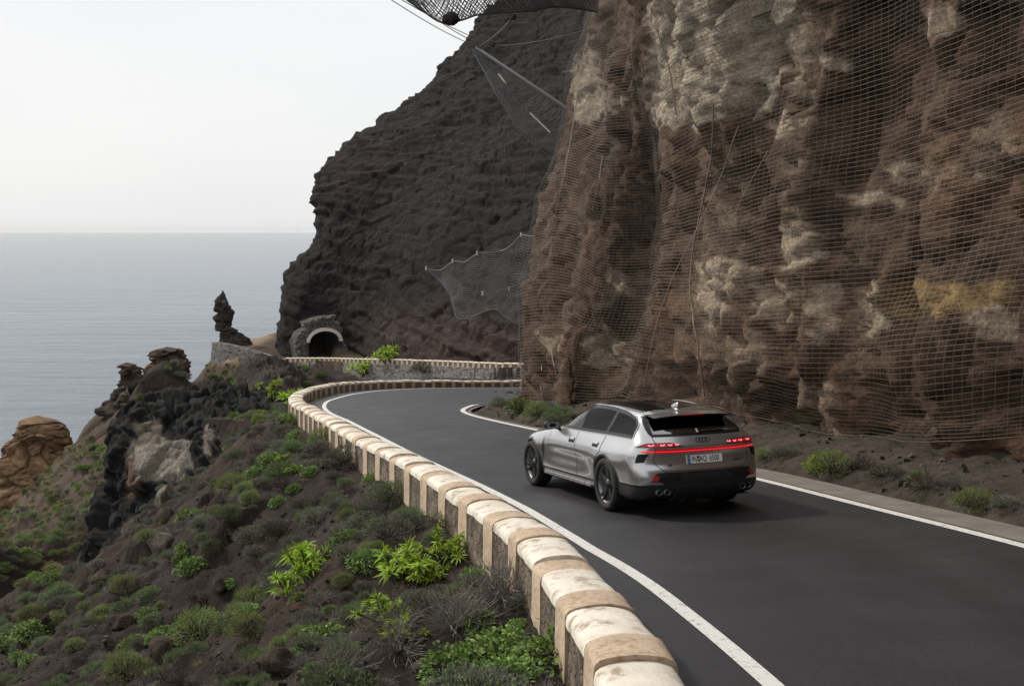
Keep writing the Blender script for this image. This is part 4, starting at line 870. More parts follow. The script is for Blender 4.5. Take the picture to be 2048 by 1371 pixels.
def car_surf(a, z, sg=1, off=0.0):
    """a: 0 tail centre .. 1 end of the rear corner .. 2 start of the front corner .. 3 nose centre"""
    def raw(a, z):
        a = np.asarray(a, float); z = np.asarray(z, float); a, z = np.broadcast_arrays(a, z); w0 = fW(z); xr, xf, lr, lf = fR(z), fF(z), fLR(z), fLF(z)
        xr2 = xr + lr; xf2 = np.maximum(xf - lf, xr2 + .05)
        lf = xf - xf2
        th = np.clip(a, 0, 1) * math.pi / 2; x1 = xr + lr * (1 - np.cos(th) ** (2 / PEX)); k1 = np.sin(th) ** (2 / PEX)
        tb = np.clip(3 - a, 0, 1) * math.pi / 2; x3 = xf - lf * (1 - np.cos(tb) ** (2 / PEX)); k3 = np.sin(tb) ** (2 / PEX)
        x2 = xr2 + (xf2 - xr2) * np.clip(a - 1, 0, 1)
        x = np.where(a < 1, x1, np.where(a > 2, x3, x2)); k = np.where(a < 1, k1, np.where(a > 2, k3, 1.0)); w_ = np.maximum(w0 + bulge(x, z) * smooth(1.46, 1.3, z), .001)
        return deform(np.stack([x, w_ * k, z], -1))
    P = raw(a, z)
    if off:
        e = 1e-3; da = raw(np.asarray(a) + e, z) - raw(np.asarray(a) - e, z); dz = raw(a, np.asarray(z) + e) - raw(a, np.asarray(z) - e)
        n = np.cross(da, dz); n /= np.linalg.norm(n, axis=-1, keepdims=True) + 1e-12
        n = np.where((n[..., 1:2] * 1 + n[..., 0:1] * np.where(np.asarray(a)[..., None] < 1, -1, 1) * .8) < 0, -n, n); P = P + n * off
    P = P * np.array([1, sg, 1]); return P
def a_from_x(x, z):
    x = np.asarray(x, float); z = np.asarray(z, float); x, z = np.broadcast_arrays(x, z); xr, xf, lr, lf = fR(z), fF(z), fLR(z), fLF(z); xr2 = xr + lr; xf2 = np.maximum(xf - lf, xr2 + .05); lf = xf - xf2
    c1 = np.clip(1 - (x - xr) / lr, 0, 1) ** (PEX / 2); c3 = np.clip(1 - (xf - x) / lf, 0, 1) ** (PEX / 2)
    return np.where(x < xr2, np.arccos(c1) / (math.pi / 2), np.where(x > xf2, 3 - np.arccos(c3) / (math.pi / 2), 1 + (x - xr2) / (xf2 - xr2)))
def a_from_y(y, z):
    q = np.clip(np.abs(y) / (fW(z) ), 0, 1) ** (PEX / 2); return np.arcsin(q) / (math.pi / 2)
def S_side(x, z, sg=1, off=0): return car_surf(a_from_x(x, z), z, sg, off)
def S_rear(y, z, off=0):
    y = np.asarray(y, float); P = car_surf(a_from_y(y, z), z, 1, off); P[..., 1] *= np.where(y < 0, -1, 1); return P

m = Mat('silver_paint', Roughness=.27, Metallic=.92); m.b.inputs['Base Color'].default_value = (.52, .525, .535, 1); m.b.inputs['Coat Weight'].default_value = 1.0; m.b.inputs['Coat Roughness'].default_value = .04
m.bump(m.noise(900, 1), .02, .0005); PAINTC = m.m
m = Mat('black_trim', Roughness=.33); m.b.inputs['Base Color'].default_value = (.010, .010, .011, 1); m.b.inputs['Specular IOR Level'].default_value = .25; BLK = m.m
m = Mat('black_plastic', Roughness=.55); m.b.inputs['Base Color'].default_value = (.018, .018, .019, 1); BPL = m.m
m = Mat('seam_gap', Roughness=.8); m.b.inputs['Base Color'].default_value = (.004, .004, .004, 1); SEAM = m.m
m = Mat('bright_trim', Roughness=.3, Metallic=.9); m.b.inputs['Base Color'].default_value = (.45, .45, .46, 1); BRT = m.m
m = Mat('tyre_rubber', Roughness=.85); m.b.inputs['Base Color'].default_value = (.022, .022, .022, 1); m.bump(m.noise(60, 3), .2, .003); TYR = m.m
m = Mat('rim_dark', Roughness=.35, Metallic=.7); m.b.inputs['Base Color'].default_value = (.05, .052, .055, 1); RIMD = m.m
m = Mat('rim_grey', Roughness=.38, Metallic=.75); m.b.inputs['Base Color'].default_value = (.28, .28, .29, 1); RIMG = m.m
m = Mat('disc_steel', Roughness=.45, Metallic=.8); m.b.inputs['Base Color'].default_value = (.35, .35, .35, 1); DISC = m.m
def glassmat(name, tint, fac, refl=1.0):
    m = Mat(name); t = m.t; t.nodes.remove(m.b); tr = m.n('BsdfTransparent'); tr.inputs[0].default_value = (*tint, 1); gl = m.n('BsdfGlossy'); gl.inputs['Roughness'].default_value = .02; gl.inputs[0].default_value = (refl, refl, refl, 1)
    fr = m.n('Fresnel'); fr.inputs['IOR'].default_value = 1.52; mx_ = m.n('MixShader'); m.l(fr.outputs[0], mx_.inputs[0]); m.l(tr.outputs[0], mx_.inputs[1]); m.l(gl.outputs[0], mx_.inputs[2]); m.l(mx_.outputs[0], t.nodes['Material Output'].inputs[0]); return m.m
GLF = glassmat('clear_glass', (.80, .85, .80), 0, .8); GLD = glassmat('privacy_glass', (.10, .11, .12), 0, .32)
m = Mat('panorama_glass', Roughness=.03); m.b.inputs['Base Color'].default_value = (.006, .006, .007, 1); m.b.inputs['Specular IOR Level'].default_value = .45; PANO = m.m
m = Mat('red_lens', Roughness=.15); m.b.inputs['Base Color'].default_value = (.10, .004, .006, 1); m.b.inputs['Emission Color'].default_value = (1, .02, .03, 1); m.b.inputs['Emission Strength'].default_value = .22; REDL = m.m
m = Mat('red_light', Roughness=.3); m.b.inputs['Base Color'].default_value = (.3, .01, .01, 1); m.b.inputs['Emission Color'].default_value = (1, .028, .045, 1); m.b.inputs['Emission Strength'].default_value = .8; REDE = m.m
m = Mat('hot_light', Roughness=.3); m.b.inputs['Base Color'].default_value = (.5, .1, .1, 1); m.b.inputs['Emission Color'].default_value = (1, .14, .16, 1); m.b.inputs['Emission Strength'].default_value = 2.2; HOT = m.m
m = Mat('reflector_red', Roughness=.12); m.b.inputs['Base Color'].default_value = (.42, .02, .03, 1); m.b.inputs['Coat Weight'].default_value = 1; REFL = m.m
m = Mat('plate_white', Roughness=.45); m.b.inputs['Base Color'].default_value = (.85, .85, .85, 1); PLW = m.m
m = Mat('plate_black', Roughness=.5); m.b.inputs['Base Color'].default_value = (.01, .01, .012, 1); PLK = m.m
m = Mat('plate_blue', Roughness=.4); m.b.inputs['Base Color'].default_value = (.03, .12, .36, 1); PLB = m.m
m = Mat('interior_dark', Roughness=.8); m.b.inputs['Base Color'].default_value = (.02, .02, .021, 1); INT = m.m

car = bpy.data.objects.new('car', None); COL.objects.link(car); car['label'] = 'silver grey estate car with red light bar driving down the road'; car['category'] = 'car'
X_ = Vector((FWD[0], FWD[1], -.1)).normalized(); Y_ = Vector((LFT[0], LFT[1], .0)).normalized(); Z_ = X_.cross(Y_).normalized(); Y_ = Z_.cross(X_)
car.matrix_world = Matrix(((X_.x, Y_.x, Z_.x, CAR0[0]), (X_.y, Y_.y, Z_.y, CAR0[1]), (X_.z, Y_.z, Z_.z, .012), (0, 0, 0, 1)))

def part(name, V, F, mats, parent=car, smooth_=True, midx=None, label=None):
    return obj(name, np_mesh(name, V, F, mats if isinstance(mats, (list, tuple)) else [mats], smooth_=smooth_, midx=midx), parent, label=label)
def gpart(name, G, mat, parent=car, **k): return part(name, G, gridfaces(*G.shape[:2]), mat, parent, **k)

DLO_T = pchip([-.66, -.60, -.50, -.35, -.1, .3, .8, 1.2, 1.5, 1.78, 2.06], [1.05, 1.17, 1.27, 1.335, 1.372, 1.388, 1.378, 1.345, 1.27, 1.165, 1.035])
def dlo_bot(x): return 1.035 + .012 * smooth(1.5, -.4, x)
AW, AR = .36, .395
zs_ = np.concatenate([np.arange(.20, .40, .02), np.arange(.40, 1.0, .02), np.arange(1.0, 1.40, .016), [1.40, 1.41, 1.42, 1.43, 1.44, 1.449, 1.455, 1.459, 1.4615]])
as_ = np.concatenate([np.linspace(0, 1, 26)[:-1], np.linspace(1, 2, 110)[:-1], np.linspace(2, 3, 26)])
AA, ZZ = np.meshgrid(as_, zs_)
for sg in (1, -1):
    G = car_surf(AA, ZZ, sg)
    for cx in (0.0, 2.93):                                                     # snap the edge of each wheel arch
        r = np.hypot(G[..., 0] - cx, G[..., 2] - AW); near = (r > AR - .022) & (r < AR + .02)
        k = np.where(near, AR / np.maximum(r, 1e-6), 1.0); G[..., 0] = cx + (G[..., 0] - cx) * k; G[..., 2] = AW + (G[..., 2] - AW) * k
    cxx = (G[:-1, :-1] + G[1:, 1:]) / 2; AX = (AA[:-1, :-1] + AA[1:, 1:]) / 2; ZX = (ZZ[:-1, :-1] + ZZ[1:, 1:]) / 2
    hole = np.zeros(AX.shape, bool)
    for cx in (0.0, 2.93): hole |= (np.hypot(cxx[..., 0] - cx, cxx[..., 2] - AW) < AR - .004)
    win = (cxx[..., 0] > -.64) & (cxx[..., 0] < 2.02) & (ZX > dlo_bot(cxx[..., 0]) + .012) & (ZX < DLO_T(cxx[..., 0]) - .018) & (AX > 1.0) & (AX < 2.0)
    shield = (AX > 2.28) & (ZX > 1.03) & (ZX < 1.37)
    rearw = (AX < .50 + .18 * (ZX - 1.075) / .3) & (ZX > 1.075) & (ZX < 1.355)
    roofp = (ZX > 1.41) & (cxx[..., 0] < 1.2) & (cxx[..., 0] > -.42)
    dark = (ZX < .36) & (AX > .2)
    F = gridfaces(*G.shape[:2], mask=~(hole | win | shield | rearw | roofp | dark)); 
    if sg < 0: F = F[:, ::-1]
    o = part('body', G, F, [PAINTC]); 
    F = gridfaces(*G.shape[:2], mask=roofp); F = F if sg > 0 else F[:, ::-1]; part('roof_panel', G, F, [PANO])
    F = gridfaces(*G.shape[:2], mask=dark & ~hole); F = F if sg > 0 else F[:, ::-1]; part('sill_cladding', G, F, [BPL])
    t = np.linspace(0, 1, 20)
    def sidepatch(x0, x1, zb, zt, nx, nz, off):
        u = np.linspace(0, 1, nx)[None, :]; v = np.linspace(0, 1, nz)[:, None]; x = x0 + (x1 - x0) * u + v * 0; z = zb(x) + (zt(x) - zb(x)) * v; return S_side(x, z, sg, off)
    for nm, xa, xb, mt, lb in (('front_window', 2.03, 1.13, GLF, None), ('rear_window', 1.09, .20, GLD, None), ('quarter_window', .15, -.62, GLD, None)):
        gpart(nm, sidepatch(xa, xb, dlo_bot, DLO_T, 40, 16, .001), mt)
    # black pillars and frames round the side glass
    for nm, xa, xb in (('window_pillar', 1.145, 1.075), ('window_pillar', .215, .135)): gpart(nm, sidepatch(xa, xb, lambda x: dlo_bot(x) - .01, lambda x: DLO_T(x) + .01, 5, 16, .004), BLK)
    def ribbon(xz, w_, off, nn_=160, closed=False):
        Q = resample(np.array(xz, float), nn_, 20); d = np.gradient(Q, axis=0); d /= np.linalg.norm(d, axis=1, keepdims=True); nrm = np.c_[-d[:, 1], d[:, 0]]
        rows = [S_side(Q[:, 0] + nrm[:, 0] * q, Q[:, 1] + nrm[:, 1] * q, sg, off) for q in np.linspace(-w_ / 2, w_ / 2, 3)]; return np.array(rows)
    xx = np.linspace(2.06, -.64, 60); topc_ = [(x, float(DLO_T(x))) for x in xx]; botc_ = [(x, float(dlo_bot(x))) for x in xx[::-1]]
    gpart('window_frame', ribbon(topc_ + [(-.665, 1.047)], .044, .005, 240), BLK)
    gpart('window_frame', ribbon(botc_, .040, .005, 160), BLK)
    gpart('window_trim', ribbon([(x, float(DLO_T(x)) + .024) for x in xx] + [(-.688, 1.03)], .010, .007, 240), BRT)
    gpart('window_trim', ribbon([(x, float(dlo_bot(x)) - .024) for x in xx[::-1]], .007, .007, 160), BRT)
    # doors as panels lying on the body with dark gaps round them
    def doorpatch(xf_, xb_, z0, z1, nz=40, nx=40):
        z = np.linspace(z0, z1, nz)[:, None]; u = np.linspace(0, 1, nx)[None, :]; x = xf_(z) * (1 - u) + xb_(z) * u; return S_side(x, z + 0 * x, sg, .003)
    arc_x = lambda z: np.sqrt(np.maximum(.455 ** 2 - (z - AW) ** 2, 0)) + .0
    rearedge = lambda z: np.maximum(np.where(z < .80, arc_x(np.minimum(z, .815)), .0), .16 + .10 * smooth(.95, .70, z) * 0 + 0) + .0
    fd = doorpatch(lambda z: 2.17 - .02 * (z - .6), lambda z: 1.115 + 0 * z, .365, 1.005); rd = doorpatch(lambda z: 1.100 + 0 * z, rearedge, .365, 1.005)
    gpart('front_door', fd, PAINTC); gpart('rear_door', rd, PAINTC)
    for Q in ([(2.18, .37), (2.175, .7), (2.165, 1.01)], [(1.108, .36), (1.108, .6), (1.108, 1.01)], [(2.18, .362), (1.6, .362), (1.1, .362), (.47, .362)], [(float(rearedge(z)) - .008, z) for z in np.linspace(.37, 1.01, 24)]):
        gpart('door_seam', ribbon(Q, .009, .0042, 60), SEAM)
    for hx, hz in ((1.27, .885), (.36, .895)):
        u = np.linspace(-1, 1, 12); c = np.array([[S_side(hx + .095 * a_, hz + .017 * b_, sg, .016 + .008 * math.cos(a_ * 1.4) * math.cos(b_ * 1.2)) for a_ in u] for b_ in np.linspace(-1, 1, 5)])
        gpart('door_handle', c, BRT if False else PAINTC); gpart('handle_recess', np.array([[S_side(hx + .11 * a_, hz - .034 + .020 * b_, sg, .005) for a_ in u] for b_ in (-1, 0, 1)]), SEAM)
    # black blade behind the front wheel arch, side step, arch trims
    z = np.linspace(.40, .86, 16)[:, None]; u = np.linspace(0, 1, 5)[None]; x = 2.44 - .10 * ((z - .40) / .46) ** 2 + .035 * u * np.sin((z - .36) / .52 * math.pi) ; gpart('fender_vent', S_side(x, z + 0 * x, sg, .010), BLK)
    V, F = [], []
    for i in range(9):
        x0 = .56 + i * .205; b = len(V)
        for dx_, yy, zz_ in ((0, .955, .262), (.165, .955, .262), (.165, .955, .30), (0, .955, .30), (0, .90, .262), (.165, .90, .262), (.165, .90, .31), (0, .90, .31)): V.append([x0 + dx_ + (zz_ - .26) * .5, yy * sg, zz_])
        F += [[b + q for q in f] for f in ((0, 1, 2, 3), (7, 6, 5, 4), (0, 4, 5, 1), (3, 2, 6, 7), (1, 5, 6, 2), (0, 3, 7, 4))]
    for i in range(9): part('step_tread', V[i * 8:(i + 1) * 8], F[:6], BRT, smooth_=False)
    part('side_step', [[.46, .93 * sg, .285], [2.42, .93 * sg, .285], [2.42, .93 * sg, .335], [.46, .93 * sg, .335], [.46, .86 * sg, .24], [2.42, .86 * sg, .24], [2.42, .86 * sg, .34], [.46, .86 * sg, .34]],
         [[0, 1, 2, 3], [4, 5, 1, 0], [3, 2, 6, 7], [1, 5, 6, 2], [0, 3, 7, 4]], BRT, smooth_=False)
    for cx in (0.0, 2.93):
        an = np.linspace(-.30, math.pi + .30, 60)[None]; rr_ = np.array([AR - .03, AR - .008, AR + .004, AR + .026, AR + .032])[:, None]; X = cx + rr_ * np.cos(an); Z = AW + rr_ * np.sin(an); Z = np.maximum(Z, .215)
        Pq = S_side(X, np.clip(Z, .2, 1.4), sg, .0); ylift = np.array([-.03, .004, .012, .010, -.004])[:, None] * sg; Pq[..., 0] = X; Pq[..., 2] = Z; Pq[..., 1] += ylift; gpart('wheel_arch_trim', Pq, BPL)
        wl = np.array([[[cx + (AR - .002) * math.cos(t_), sg * y_, max(.2, AW + (AR - .002) * math.sin(t_))] for t_ in np.linspace(-.3, math.pi + .3, 40)] for y_ in (.90, .55)]); gpart('wheel_well', wl, BPL)
    # door mirror
    mc = np.array([1.93, .975 * sg, 1.045]); th, ph = np.meshgrid(np.linspace(0, 2 * math.pi, 26), np.linspace(0, math.pi, 16))
    ex = .065 * np.sin(ph) * np.cos(th) ; ey = .125 * np.sin(ph) * np.sin(th); ez = .060 * np.cos(ph)
    G2 = np.stack([mc[0] + np.sign(ex) * np.abs(ex) ** .9 * 1.15 * np.where(ex < 0, .55, 1.2), mc[1] + ey * (1 + .0 * ez), mc[2] + ez * (1 + .35 * sg * ey / .125)], -1)
    mo = gpart('door_mirror', G2, BLK)
    gpart('mirror_glass', np.array([[[mc[0] - .0475, mc[1] + a_ * .10, mc[2] + b_ * .048] for a_ in (-1, 0, 1)] for b_ in (-1, 0, 1)]), DISC, mo)
    V, F = polytube([[1.93, .84 * sg, .99], [1.93, .90 * sg, 1.0], [1.93, .95 * sg, 1.02]], .028, 6); part('mirror_stalk', V, F, BLK, mo)
    # roof rail
    xr_ = np.linspace(1.12, -.36, 40); t_ = (xr_ - xr_[-1]) / (xr_[0] - xr_[-1]); zr0 = deform(np.stack([xr_, 0 * xr_ + .6, 0 * xr_ + 1.405], -1))[:, 2]
    P = np.stack([xr_, sg * (.600 - .035 * smooth(.6, -.5, xr_) - .03 * smooth(.7, 1.12, xr_)), zr0 + .014 - .028 * smooth(.3, -.4, xr_) + .020 * np.sin(np.clip(t_, 0, 1) * math.pi) ** .45 - .028], -1); V, F = polytube(P, .013, 8); part('roof_rail', V, F, BRT)
    # wheels
    for cx in (0.0, 2.93):
        wh = bpy.data.objects.new('wheel', None); link(wh, car); wh.location = (cx, .845 * sg, AW); wh.rotation_euler = (0, (.35 if cx else .9), 0 if cx == 0 else .02 * sg)
        tp2 = [(.262, -.10), (.275, -.125), (.31, -.135), (.345, -.125), (.3585, -.10), (.361, -.05), (.361, 0), (.361, .05), (.3585, .10), (.345, .125), (.31, .135), (.275, .125), (.262, .10)]
        an = np.linspace(0, 2 * math.pi, 65); G2 = np.array([[[r_ * math.cos(q), y_, r_ * math.sin(q)] for q in an] for r_, y_ in tp2]); gpart('tyre', G2, TYR, wh)
        # tread blocks, as a band of grooves
        V, F = [], []
        for i in range(72):
            for y0, y1 in ((-.105, -.055), (-.045, -.005), (.005, .045), (.055, .105)):
                q0, q1 = i * 2 * math.pi / 72, (i + .72) * 2 * math.pi / 72; b = len(V)
                for r_ in (.360, .365):
                    for q, y_ in ((q0, y0), (q1, y0), (q1, y1), (q0, y1)): V.append([r_ * math.cos(q), y_, r_ * math.sin(q)])
                F += [[b + 4, b + 5, b + 6, b + 7], [b, b + 1, b + 5, b + 4], [b + 1, b + 2, b + 6, b + 5], [b + 2, b + 3, b + 7, b + 6], [b + 3, b, b + 4, b + 7]]
        o = part('tread', V, F, TYR, wh, smooth_=False); o['kind'] = 'stuff'
        rp = [(.266, .118), (.272, .112), (.262, .098), (.250, .085), (.245, .03), (.24, -.09)]
        G2 = np.array([[[r_ * math.cos(q), y_ * sg, r_ * math.sin(q)] for q in an] for r_, y_ in rp]); gpart('rim', G2, RIMG, wh)
        G2 = np.array([[[r_ * math.cos(q), y_ * sg, r_ * math.sin(q)] for q in an] for r_, y_ in [(.001, .0), (.19, .0), (.19, -.02)]]); gpart('brake_disc', G2, DISC, wh)
        G2 = np.array([[[r_ * math.cos(q), y_ * sg, r_ * math.sin(q)] for q in an] for r_, y_ in [(.001, .098), (.030, .098), (.036, .09), (.062, .085), (.075, .06), (.075, 0)]]); gpart('hub', G2, RIMD, wh)
        for k in range(5):
            for dlt in (-.115, .115):
                q = 2 * math.pi * k / 5; V = []
                for r_, hw2, y_ in ((.05, .020, .075), (.12, .017, .078), (.20, .016, .088), (.262, .018, .104)):
                    qq = q + dlt * (r_ / .26) * 1.5; cx_, cz_ = r_ * math.cos(qq), r_ * math.sin(qq); tx, tz_ = -math.sin(qq), math.cos(qq)
                    V += [[cx_ - tx * hw2, y_ * sg, cz_ - tz_ * hw2], [cx_ + tx * hw2, y_ * sg, cz_ + tz_ * hw2], [cx_ + tx * hw2 * 1.3, (y_ - .035) * sg, cz_ + tz_ * hw2 * 1.3], [cx_ - tx * hw2 * 1.3, (y_ - .035) * sg, cz_ - tz_ * hw2 * 1.3]]
                F = []; mi = []
                for i in range(3):
                    for a_ in range(4): F.append([i * 4 + a_, i * 4 + (a_ + 1) % 4, i * 4 + 4 + (a_ + 1) % 4, i * 4 + 4 + a_]); mi.append(1 if a_ == 1 else 0)
                part('spoke', V, F, [RIMD, RIMG], wh, smooth_=False, midx=mi)
# windscreen, rear glass
z = np.linspace(1.03, 1.375, 14)[:, None]
for nm, a0, a1, mt in (('windscreen', 3, 2.27, GLF),):
    u = np.linspace(0, 1, 20)[None]; A_h = a0 + (a1 - a0) * u + 0 * z
    L_ = car_surf(A_h, z + 0 * A_h, 1, .002); R2_ = car_surf(A_h, z + 0 * A_h, -1, .002)[:, ::-1]; R2_[..., 1] = -L_[:, ::-1, 1]; gpart(nm, np.concatenate([R2_, L_[:, 1:]], 1), mt)
def rear_sym(afun_in, afun_out, zb, zt, nz, na, off, mat, name, both=True, smooth_=True):
    z = np.linspace(zb, zt, nz)[:, None]; u = np.linspace(0, 1, na)[None]; f = (z - zb) / (zt - zb); A_h = afun_in(f) * (1 - u) + afun_out(f) * u
    L_ = car_surf(A_h, z + 0 * A_h, 1, off)
    if both: R2_ = L_[:, ::-1] * np.array([1, -1, 1]); return gpart(name, np.concatenate([R2_, L_[:, 1:]], 1), mat, smooth_=smooth_)
    gpart(name, L_, mat); return gpart(name, L_ * np.array([1, -1, 1]), mat)
c_ = lambda v: (lambda f: v + 0 * f)
rear_sym(c_(0), lambda f: .52 + .18 * f, 1.075, 1.375, 16, 24, .003, GLD, 'rear_screen')
rear_sym(lambda f: .51 + .18 * f, lambda f: .54 + .36 * f ** .8, 1.06, 1.372, 16, 8, .006, BLK, 'pillar_blade', both=False)
rear_sym(c_(0), lambda f: .54 + 0 * f, 1.052, 1.085, 3, 24, .0055, BLK, 'screen_frame')
# tailgate panel with its gap
tg_a = lambda f: .34 + .11 * smooth(0, .30, f) ** .6 + .07 * smooth(.75, 1, f)
rear_sym(c_(0), tg_a, .622, 1.05, 44, 40, .004, PAINTC, 'tailgate')
ff = np.linspace(0, 1, 40); ga = tg_a(ff) + .006; gz = .622 + (1.05 - .622) * ff
for sg in (1, -1):
    gpart('tailgate_seam', np.array([car_surf(ga + q, gz, sg, .0052) for q in (-.004, .004)]), SEAM)
gpart('tailgate_seam', np.concatenate([car_surf(np.linspace(.345, 0, 20)[None] + 0 * np.array([[0], [1]]), np.array([[.614], [.622]]) + np.zeros((1, 20)), -1, .0052), car_surf(np.linspace(0, .345, 20)[None][:, 1:] + 0 * np.array([[0], [1]]), np.array([[.614], [.622]]) + np.zeros((1, 19)), 1, .0052)], 1), SEAM)
# black bumper, stepped up towards the middle, wrapping the corners
u = np.linspace(0, 1.075, 70)[None]; ztop = .585 - .165 * smooth(.42, .62, u) ; zbot = .265 + 0 * u; v = np.linspace(0, 1, 16)[:, None]
L_ = car_surf(u + 0 * v, zbot + (ztop - zbot) * v, 1, .012); gpart('bumper_lower', np.concatenate([L_[:, ::-1] * np.array([1, -1, 1]), L_[:, 1:]], 1), BPL)
L_ = car_surf(u + 0 * v[:2], ztop + np.array([[0.0], [.018]]), 1, .006)
gpart('bumper_edge', np.concatenate([L_[:, ::-1] * np.array([1, -1, 1]), L_[:, 1:]], 1), BLK)
# underside pan and diffuser
part('underbody', [[-.98, -.72, .235], [3.6, -.75, .22], [3.6, .75, .22], [-.98, .72, .235], [-.6, -.5, .19], [3.2, -.5, .19], [3.2, .5, .19], [-.6, .5, .19]], [[0, 4, 7, 3], [4, 5, 6, 7], [0, 1, 5, 4], [3, 7, 6, 2], [1, 2, 6, 5]], BPL, smooth_=False)
def rear_quad(name, c, off, mat, nu=10, nv=4, thick=0, parent=car, lab=None):
    """c: four (y, z) corners, bottom-left, bottom-right, top-right, top-left, laid on the tail surface"""
    u = np.linspace(0, 1, nu)[None, :, None]; v = np.linspace(0, 1, nv)[:, None, None]; c = np.array(c, float)
    Q = (c[0] * (1 - u) + c[1] * u) * (1 - v) + (c[3] * (1 - u) + c[2] * u) * v; P = S_rear(Q[..., 0], Q[..., 1], off)
    if thick:
        e = S_rear(Q[..., 0], Q[..., 1], off - thick); P = np.concatenate([e[:1], P, e[-1:]], 0); P = np.concatenate([np.concatenate([e[:1, :1], e[:, :1], e[-1:, :1]], 0), P, np.concatenate([e[:1, -1:], e[:, -1:], e[-1:, -1:]], 0)], 1)
    return gpart(name, P, mat, parent, label=lab, smooth_=False)
rear_quad('diffuser', [(.47, .245), (-.47, .245), (-.40, .43), (.40, .43)], .035, BPL, 14, 5, .04)
for yy in (-.30, -.10, .10, .30): rear_quad('diffuser_fin', [(yy + .008, .235), (yy - .008, .235), (yy - .006, .40), (yy + .006, .40)], .055, BPL, 2, 5, .03)
for sg in (1, -1):
    rear_quad('reflector', [(.755 * sg, .495), (.675 * sg, .492), (.655 * sg, .565), (.715 * sg, .568)], .020, REFL, 6, 4, .015)
    rear_quad('reflector_bezel', [(.83 * sg, .455), (.60 * sg, .455), (.64 * sg, .485), (.79 * sg, .490)], .022, BRT, 8, 2, .012)
    rear_quad('bumper_grille', [(.65 * sg, .485), (.38 * sg, .49), (.34 * sg, .572), (.635 * sg, .572)], .014, SEAM, 10, 4)
    V, F = [], []; segs = []
    for i in range(13):
        for j in range(5):
            y0 = .645 - i * .022 - (j % 2) * .011; z0 = .494 + j * .017
            if y0 > .37: segs.append([S_rear(np.array(y0 * sg), np.array(z0 - .006), .018), S_rear(np.array(y0 * sg), np.array(z0 + .006), .018)])
    V, F = tubes(np.array(segs), .0055, 6); o = part('grille_mesh', V, F, BPL, smooth_=False); o['kind'] = 'stuff'
    for k, yy in enumerate((.655, .555)):
        p = S_rear(np.array(yy * sg), np.array(.35), .0); an = np.linspace(0, 2 * math.pi, 25)
        G2 = np.array([[[p[0] + dx_, p[1] + r_ * math.cos(q), .35 + r_ * math.sin(q) * .85] for q in an] for r_, dx_ in ((.036, .10), (.044, .02), (.046, -.028), (.040, -.034), (.036, -.02), (.035, .06), (.001, .07))])
        o = part('tailpipe', G2, gridfaces(7, 25), [BLK, RIMG], midx=[(1 if 1 <= i // 24 <= 3 else 0) for i in range(6 * 24)])
    # upper lamp cluster: dark housing running round the corner, lit elements inside
    a_in = float(a_from_y(.285, .95)); u = np.linspace(0, 1, 60)[None]; A_h = a_in + (.86 - a_in) * u; 
    hb = .928 + .000 * u; ht = .928 + .050 * smooth(0, .22, u) * smooth(1.0, .62, u) + .002; v = np.linspace(0, 1, 5)[:, None]
    lamp = gpart('tail_lamp', car_surf(A_h + 0 * v, hb + (ht - hb) * v, sg, .009), BLK)
    A_h = a_in + .05 + (.74 - a_in) * .95 * u; ht2 = .932 + .040 * smooth(0, .25, u) * smooth(1.0, .72, u); gpart('red_lens', car_surf(A_h + 0 * v, .932 + (ht2 - .932) * v, sg, .0115), REDL, lamp)
    for yy, wdt in ((.385, .026), (.475, .028), (.575, .030), (.715, .036)):
        aa = float(a_from_y(yy, .95)); aw_ = abs(float(a_from_y(yy + wdt, .95)) - float(a_from_y(yy - wdt, .95))) / 2
        tt_ = np.linspace(math.pi * .92, math.pi * 2.08, 16); row = [car_surf(aa + aw_ * q * np.cos(tt_), .956 + .017 * q * np.sin(tt_), sg, .014) for q in (1.0, .42)]
        gpart('light_element', np.array(row), HOT, lamp)
    # side graphic under the lamp
    A4 = np.array([[.60, .735], [.76, .728], [.70, .845], [.53, .846]]); u = np.linspace(0, 1, 8)[None, :, None]; v = np.linspace(0, 1, 5)[:, None, None]
    Q = (A4[0] * (1 - u) + A4[1] * u) * (1 - v) + (A4[3] * (1 - u) + A4[2] * u) * v; gpart('corner_vent', car_surf(Q[..., 0], Q[..., 1], sg, .008), BLK)
    gpart('light_bar_end', car_surf(np.linspace(.462, .66, 14)[None] + np.zeros((3, 1)), np.array([[.862], [.872], [.882]]) + 0 * np.zeros((1, 14)), sg, .013), REDE)
u = np.linspace(0, .452, 40)[None]; 
for nm, z0, z1, off, mt in (('light_bar_housing', .848, .900, .007, REDL), ('light_bar', .864, .879, .012, REDE)):
    L_ = car_surf(u + np.zeros((3, 1)), np.linspace(z0, z1, 3)[:, None] + 0 * u, 1, off); gpart(nm, np.concatenate([L_[:, ::-1] * np.array([1, -1, 1]), L_[:, 1:]], 1), mt)
# four ring emblem
for k in range(4):
    an = np.linspace(0, 2 * math.pi, 25); cy = (k - 1.5) * -.047
    P = np.array([S_rear(np.array(cy + .030 * math.cos(q)), np.array(.992 + .027 * math.sin(q)), .007) for q in an]); V, F = polytube(P, .0045, 5); part('ring_emblem', V, F, BLK)
